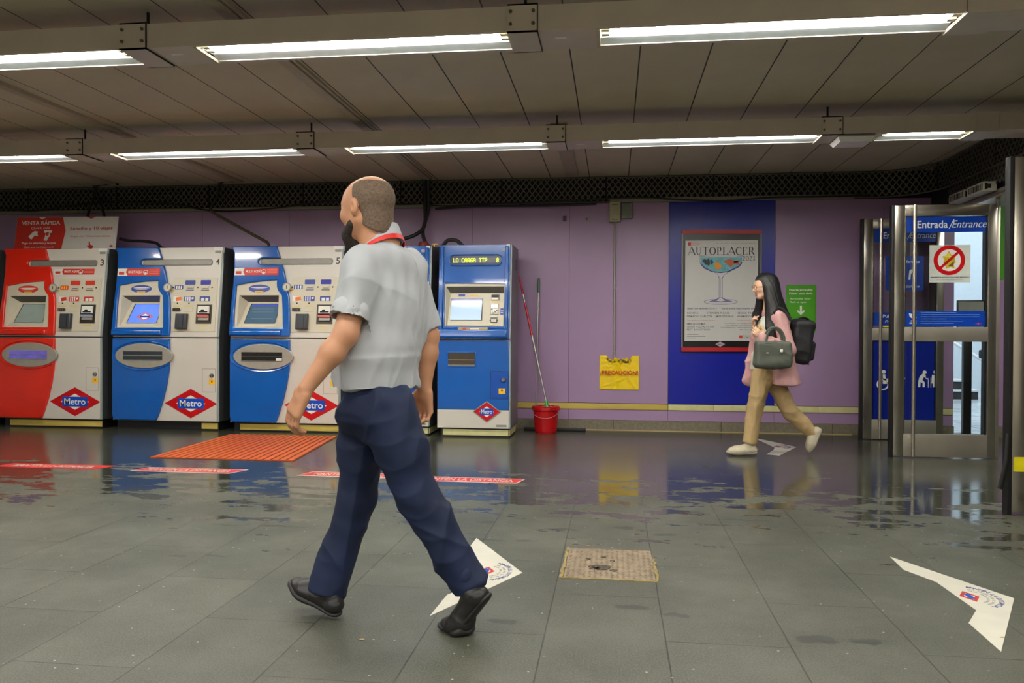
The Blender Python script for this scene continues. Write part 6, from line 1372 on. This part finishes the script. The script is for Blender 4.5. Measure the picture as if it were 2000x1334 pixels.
# coat, open at the front, with full sleeves
f=Field((.95,7.0,.55),(2.1,8.1,1.55),.0065)
f.ell(W3(1517,640,Yc+.01),(.185,.105,.15),R1,.05); f.ell(W3(1520,690,Yc),(.185,.125,.17),R1,.05)
f.cyl2(W3(1520,690,Yc),W3(1528,750,Yc),(.19,.125),(.215,.155),R1,.04)
f.cap(W3(1474,650,Yc+.12),W3(1463,742,Yc+.14),.038,.066,k=.04,flat=L1,fac=.6)
f.cap(n1_-U0*.02,Ls,.048,.058,k=.04); f.cap(n1_-U0*.02,Rs,.048,.058,k=.04)
f.cap(Ls,Le,.066,.066,k=.04); f.cap(Le,lerp(Le,Lw,.70),.066,.052,k=.03); f.cap(Rs,Re,.060,.055,k=.04); f.cap(Re,lerp(Re,Rw,.6),.052,.042,k=.03)
f.ell(W3(1493,668,Yc-.27),(.075,.055,.060),R1,.03); f.ell(W3(1508,676,Yc-.25),(.06,.05,.045),R1,.03)
f.cut(W3(1528,752,Yc),(0.12,0,-1)); f.cyl2(W3(1505,735,Yc),W3(1509,757,Yc),(.18,.12),(.19,.14),R1,0) if False else None
f.cap(W3(1478,612,Yc-.03),W3(1474,745,Yc-.06),.070,.085,k=.02,mode='s',flat=L1,fac=1.4) 
f.cap(Lw+V3(-.02,0,.02),lerp(Le,Lw,.8),.03,.03,k=.01,mode='s')
f.ell(W3(1489,660,Yc-.29),(.060,.045,.050),R1,.02); f.ell(W3(1505,668,Yc-.29),(.055,.05,.045),R1,.02)
solid(f,'coat',PINK,wom,'dusty pink open coat',Bw,fold=(.0060,dict(f=(22,20,10),seed=11)),smooth=1)
# trousers
f=Field((1.0,7.1,.05),(2.0,8.0,1.02),.0065)
f.ell(W3(1495,732,Yc),(.145,.118,.11),R1,.04)
f.cap(Lh,Lk,.092,.078,k=.05); f.cap(Lk,La+unit(La-Lk)*.03,.078,.060,k=.03); f.cap(Rh,Rk,.092,.078,k=.05); f.cap(Rk,Ra+unit(Ra-Rk)*.03,.078,.058,k=.03)
for kn,an in ((Lk,La),(Rk,Ra)):
    ax=unit(an-kn); f.cut(an+ax*.0,ax,an+ax*.09,.12); f.cap(an-ax*.03,an+ax*.1,.046,.044,k=0,mode='s')
solid(f,'trousers',KHAKI,wom,'loose khaki trousers',Bw,fold=(.0062,dict(f=(22,20,16),seed=6)),smooth=1)
hl=W3(1480,884,Yc-.08); hl[2]=.004; tl_=hl+unit(V3(-.985,-.1,.02))*.285; bl_=hl+unit(V3(-.985,-.1,0))*.19
shoe(hl,tl_,bl_,U0,.048,'sneaker',wom,Bw,SNEAK,SNS,label='cream sneaker flat on the floor',s=1.05,laces=PRW,vol=1.3)
tr_=W3(1584,888,Yc+.03); tr_[2]=.012; br_=tr_+V3(.035,.0,.075); hr_=br_+unit(V3(.42,.02,.90))*.17
shoe(hr_,tr_,br_,V3(-.9,0,.42),.046,'sneaker',wom,Bw,SNEAK,SNS,label='cream sneaker standing on its toe',s=1.03,laces=PRW,vol=1.3)
# handbag on her forearm
bc=W3(1509,692,Yc-.30)
bag=thing('handbag','grey-green handbag hanging from the woman\'s forearm','handbag',tuple(bc))
f=Field(bc-.30,bc+.30,.006); RB=R1
def bx3(f,c,h,R,r,k=0):
    m=float(np.linalg.norm(h))+r+.02; sl,P=f.sub(np.array(c)-m,np.array(c)+m); V=np.abs((P-np.array(c,dtype=np.float32))@R.astype(np.float32))-np.array(h,dtype=np.float32)
    f.op(sl,np.linalg.norm(np.maximum(V,0),axis=-1)+np.minimum(V.max(-1),0)-r,k,'u')
bx3(f,bc,(.035,.125,.085),RB,.035); f.ell(bc-U0*.07,(.075,.165,.06),RB,.03)
f.cut(bc+U0*.10+F1*.12,(-.8*F1[0]*-1,0,1)) if False else None
solid(f,'bag_body',BAGG,bag,None,tuple(bc),fold=(.003,dict(f=(20,20,20),seed=8)),smooth=1)
a=MB()
for off in (-.045,.03):
    P=[tuple(F1*x+L1*(.045 if off<0 else -.02)+U0*z) for x,z in ((-.075,.06),(-.085,.14),(-.055,.21),(0,.235),(.045,.20),(.07,.13),(.065,.06))]
    a2=MB(); a2.tube(smooth_path(P,6),.011,BAGG,8,flat=.5); a2.build('handle',bag)
a=MB(); a.tube([tuple(F1*x+L1*.06+U0*(.10-.02*x*x*50)) for x in (-.12,-.06,0,.06,.12)],.005,M('zip_dark',(50,52,48),.5),6); a.build('zip',bag)
a=MB(); c=L1*.079-F1*.05; a.box(c[0]-.012,c[0]+.012,c[1]-.004,c[1]+.004,.02,.045,PRW,.002); a.build('buckle',bag,'pale buckle'); 
a=MB(); c=L1*.077+F1*.07; a.ell((c[0],c[1],.01),(.014,.006,.008),GREYM,12,8); a.build('badge',bag)
# backpack
pc=W3(1562,668,Yc+.02)
pk=thing('backpack','black backpack on the woman\'s back in front of the green sign','backpack',tuple(pc))
f=Field(pc-.33,pc+.33,.0065); tl=unit(V3(.12,0,1)); sd=V3(0,1,0); fr=np.cross(sd,tl); RP_=np.stack([sd,fr,tl],1)
bx3(f,pc,(.10,.045,.15),RP_,.05); f.ell(pc+V3(.03,0,-.06),(.13,.08,.13),RP_,.03); f.ell(pc+V3(-.02,0,.15),(.11,.085,.06),RP_,.03)
solid(f,'pack_body',PACK,pk,None,tuple(pc),fold=(.004,dict(f=(18,18,22),seed=12)),smooth=1)
f=Field(pc-.30,pc+.30,.0065); bx3(f,pc+fr*(-.085 if fr[0]<0 else .085)+tl*-.07,(.07,.012,.06),RP_,.03)
solid(f,'front_pocket',PACK,pk,None,tuple(pc),smooth=1)
a=MB()
for yy in (-.16,.13):
    P=[W3(1528,612,Yc+yy)+V3(.04,0,.02),W3(1519,606,Yc+yy),W3(1508,612,Yc+yy-.01),W3(1503,640,Yc+yy*1.05),W3(1520,690,Yc+yy*1.1)]
    if yy<0: P=[W3(1545,625,Yc+yy),W3(1530,606,Yc+yy),W3(1520,603,Yc+yy-.01),W3(1511,612,Yc+yy-.05)]
    a2=MB(); a2.tube(smooth_path([tuple(p-pc) for p in P],6),.016,PACK,8,flat=.35); a2.build('shoulder_strap',pk)
a=MB(); a.tube(smooth_path([tuple(W3(x,y,Yc-.06)-pc) for x,y in ((1572,708),(1580,712),(1578,700),(1584,698))],5),.006,M('strap_grey',(120,120,122),.6),6); a.build('loose_strap',pk)

# somebody outside, almost wholly behind the edge of the street doorway
Bo=W3(1958,700,10.6); Bo[2]=0; po=thing('person','person outside behind the doorway edge, only a dark handbag and pale sleeve in view','person',tuple(Bo))
f=Field(Bo+V3(-.4,-.35,0),Bo+V3(.4,.35,1.75),.014); c=Bo
f.ell(c+V3(0,0,1.58),(.075,.095,.115),None,.02); f.cap(c+V3(0,0,1.5),c+V3(0,0,1.38),.05,.06,k=.03); f.ell(c+V3(0,0,1.2),(.17,.11,.25),None,.05); f.ell(c+V3(0,0,.95),(.16,.12,.14),None,.05)
for q in (-1,1):
    f.cap(c+V3(q*.16,0,1.36),c+V3(q*.20,.02,1.08),.05,.04,k=.04); f.cap(c+V3(q*.20,.02,1.08),c+V3(q*.20,-.08,.86),.04,.028,k=.02); f.cap(c+V3(q*.08,0,.9),c+V3(q*.09,0,.5),.085,.06,k=.04); f.cap(c+V3(q*.09,0,.5),c+V3(q*.09,.02,.08),.06,.04,k=.03); f.cap(c+V3(q*.09,.03,.04),c+V3(q*.09,-.12,.035),.038,.034,k=.02)
    f.cap(c+V3(q*.20,-.08,.86),c+V3(q*.20,-.10,.78),.03,.022,k=.01)
def pnt(P):
    z=P[:,2]; m=np.full(len(P),1); m[z<.92]=2; m[z>1.46]=0; m[(abs(P[:,0]-c[0])>.175)&(z<.88)&(z>.6)]=0; m[z<.07]=3; return m
solid(f,'body',SKIN2,po,None,tuple(Bo),mats=[SKIN2,M('beige_top',(196,184,160),.8),M('dark_jeans',(40,46,60),.8),LEATH],paint=pnt,smooth=1)
f=Field(c+V3(-.12,-.12,1.45),c+V3(.12,.14,1.74),.01); f.ell(c+V3(0,.02,1.61),(.085,.1,.105),None,0); f.cut(c+V3(0,-.05,1.58),(0,-1,-.3)); solid(f,'hair',HAIRB,po,None,tuple(Bo),smooth=1)
hb_=W3(1930,692,10.5); t=thing('handbag','black handbag of the person outside the street doorway','handbag',tuple(hb_))
f=Field(hb_-.2,hb_+.2,.01); bx3(f,hb_,(.08,.025,.035),np.eye(3),.02); solid(f,'bag_body',PACK,t,None,tuple(hb_),smooth=1); a=MB(); a.tube(smooth_path([(-.07,0,.04),(-.03,0,.12),(.0,0,.17),(.04,0,.12),(.08,0,.04)],5),.007,PACK,6); a.build('handle',t)
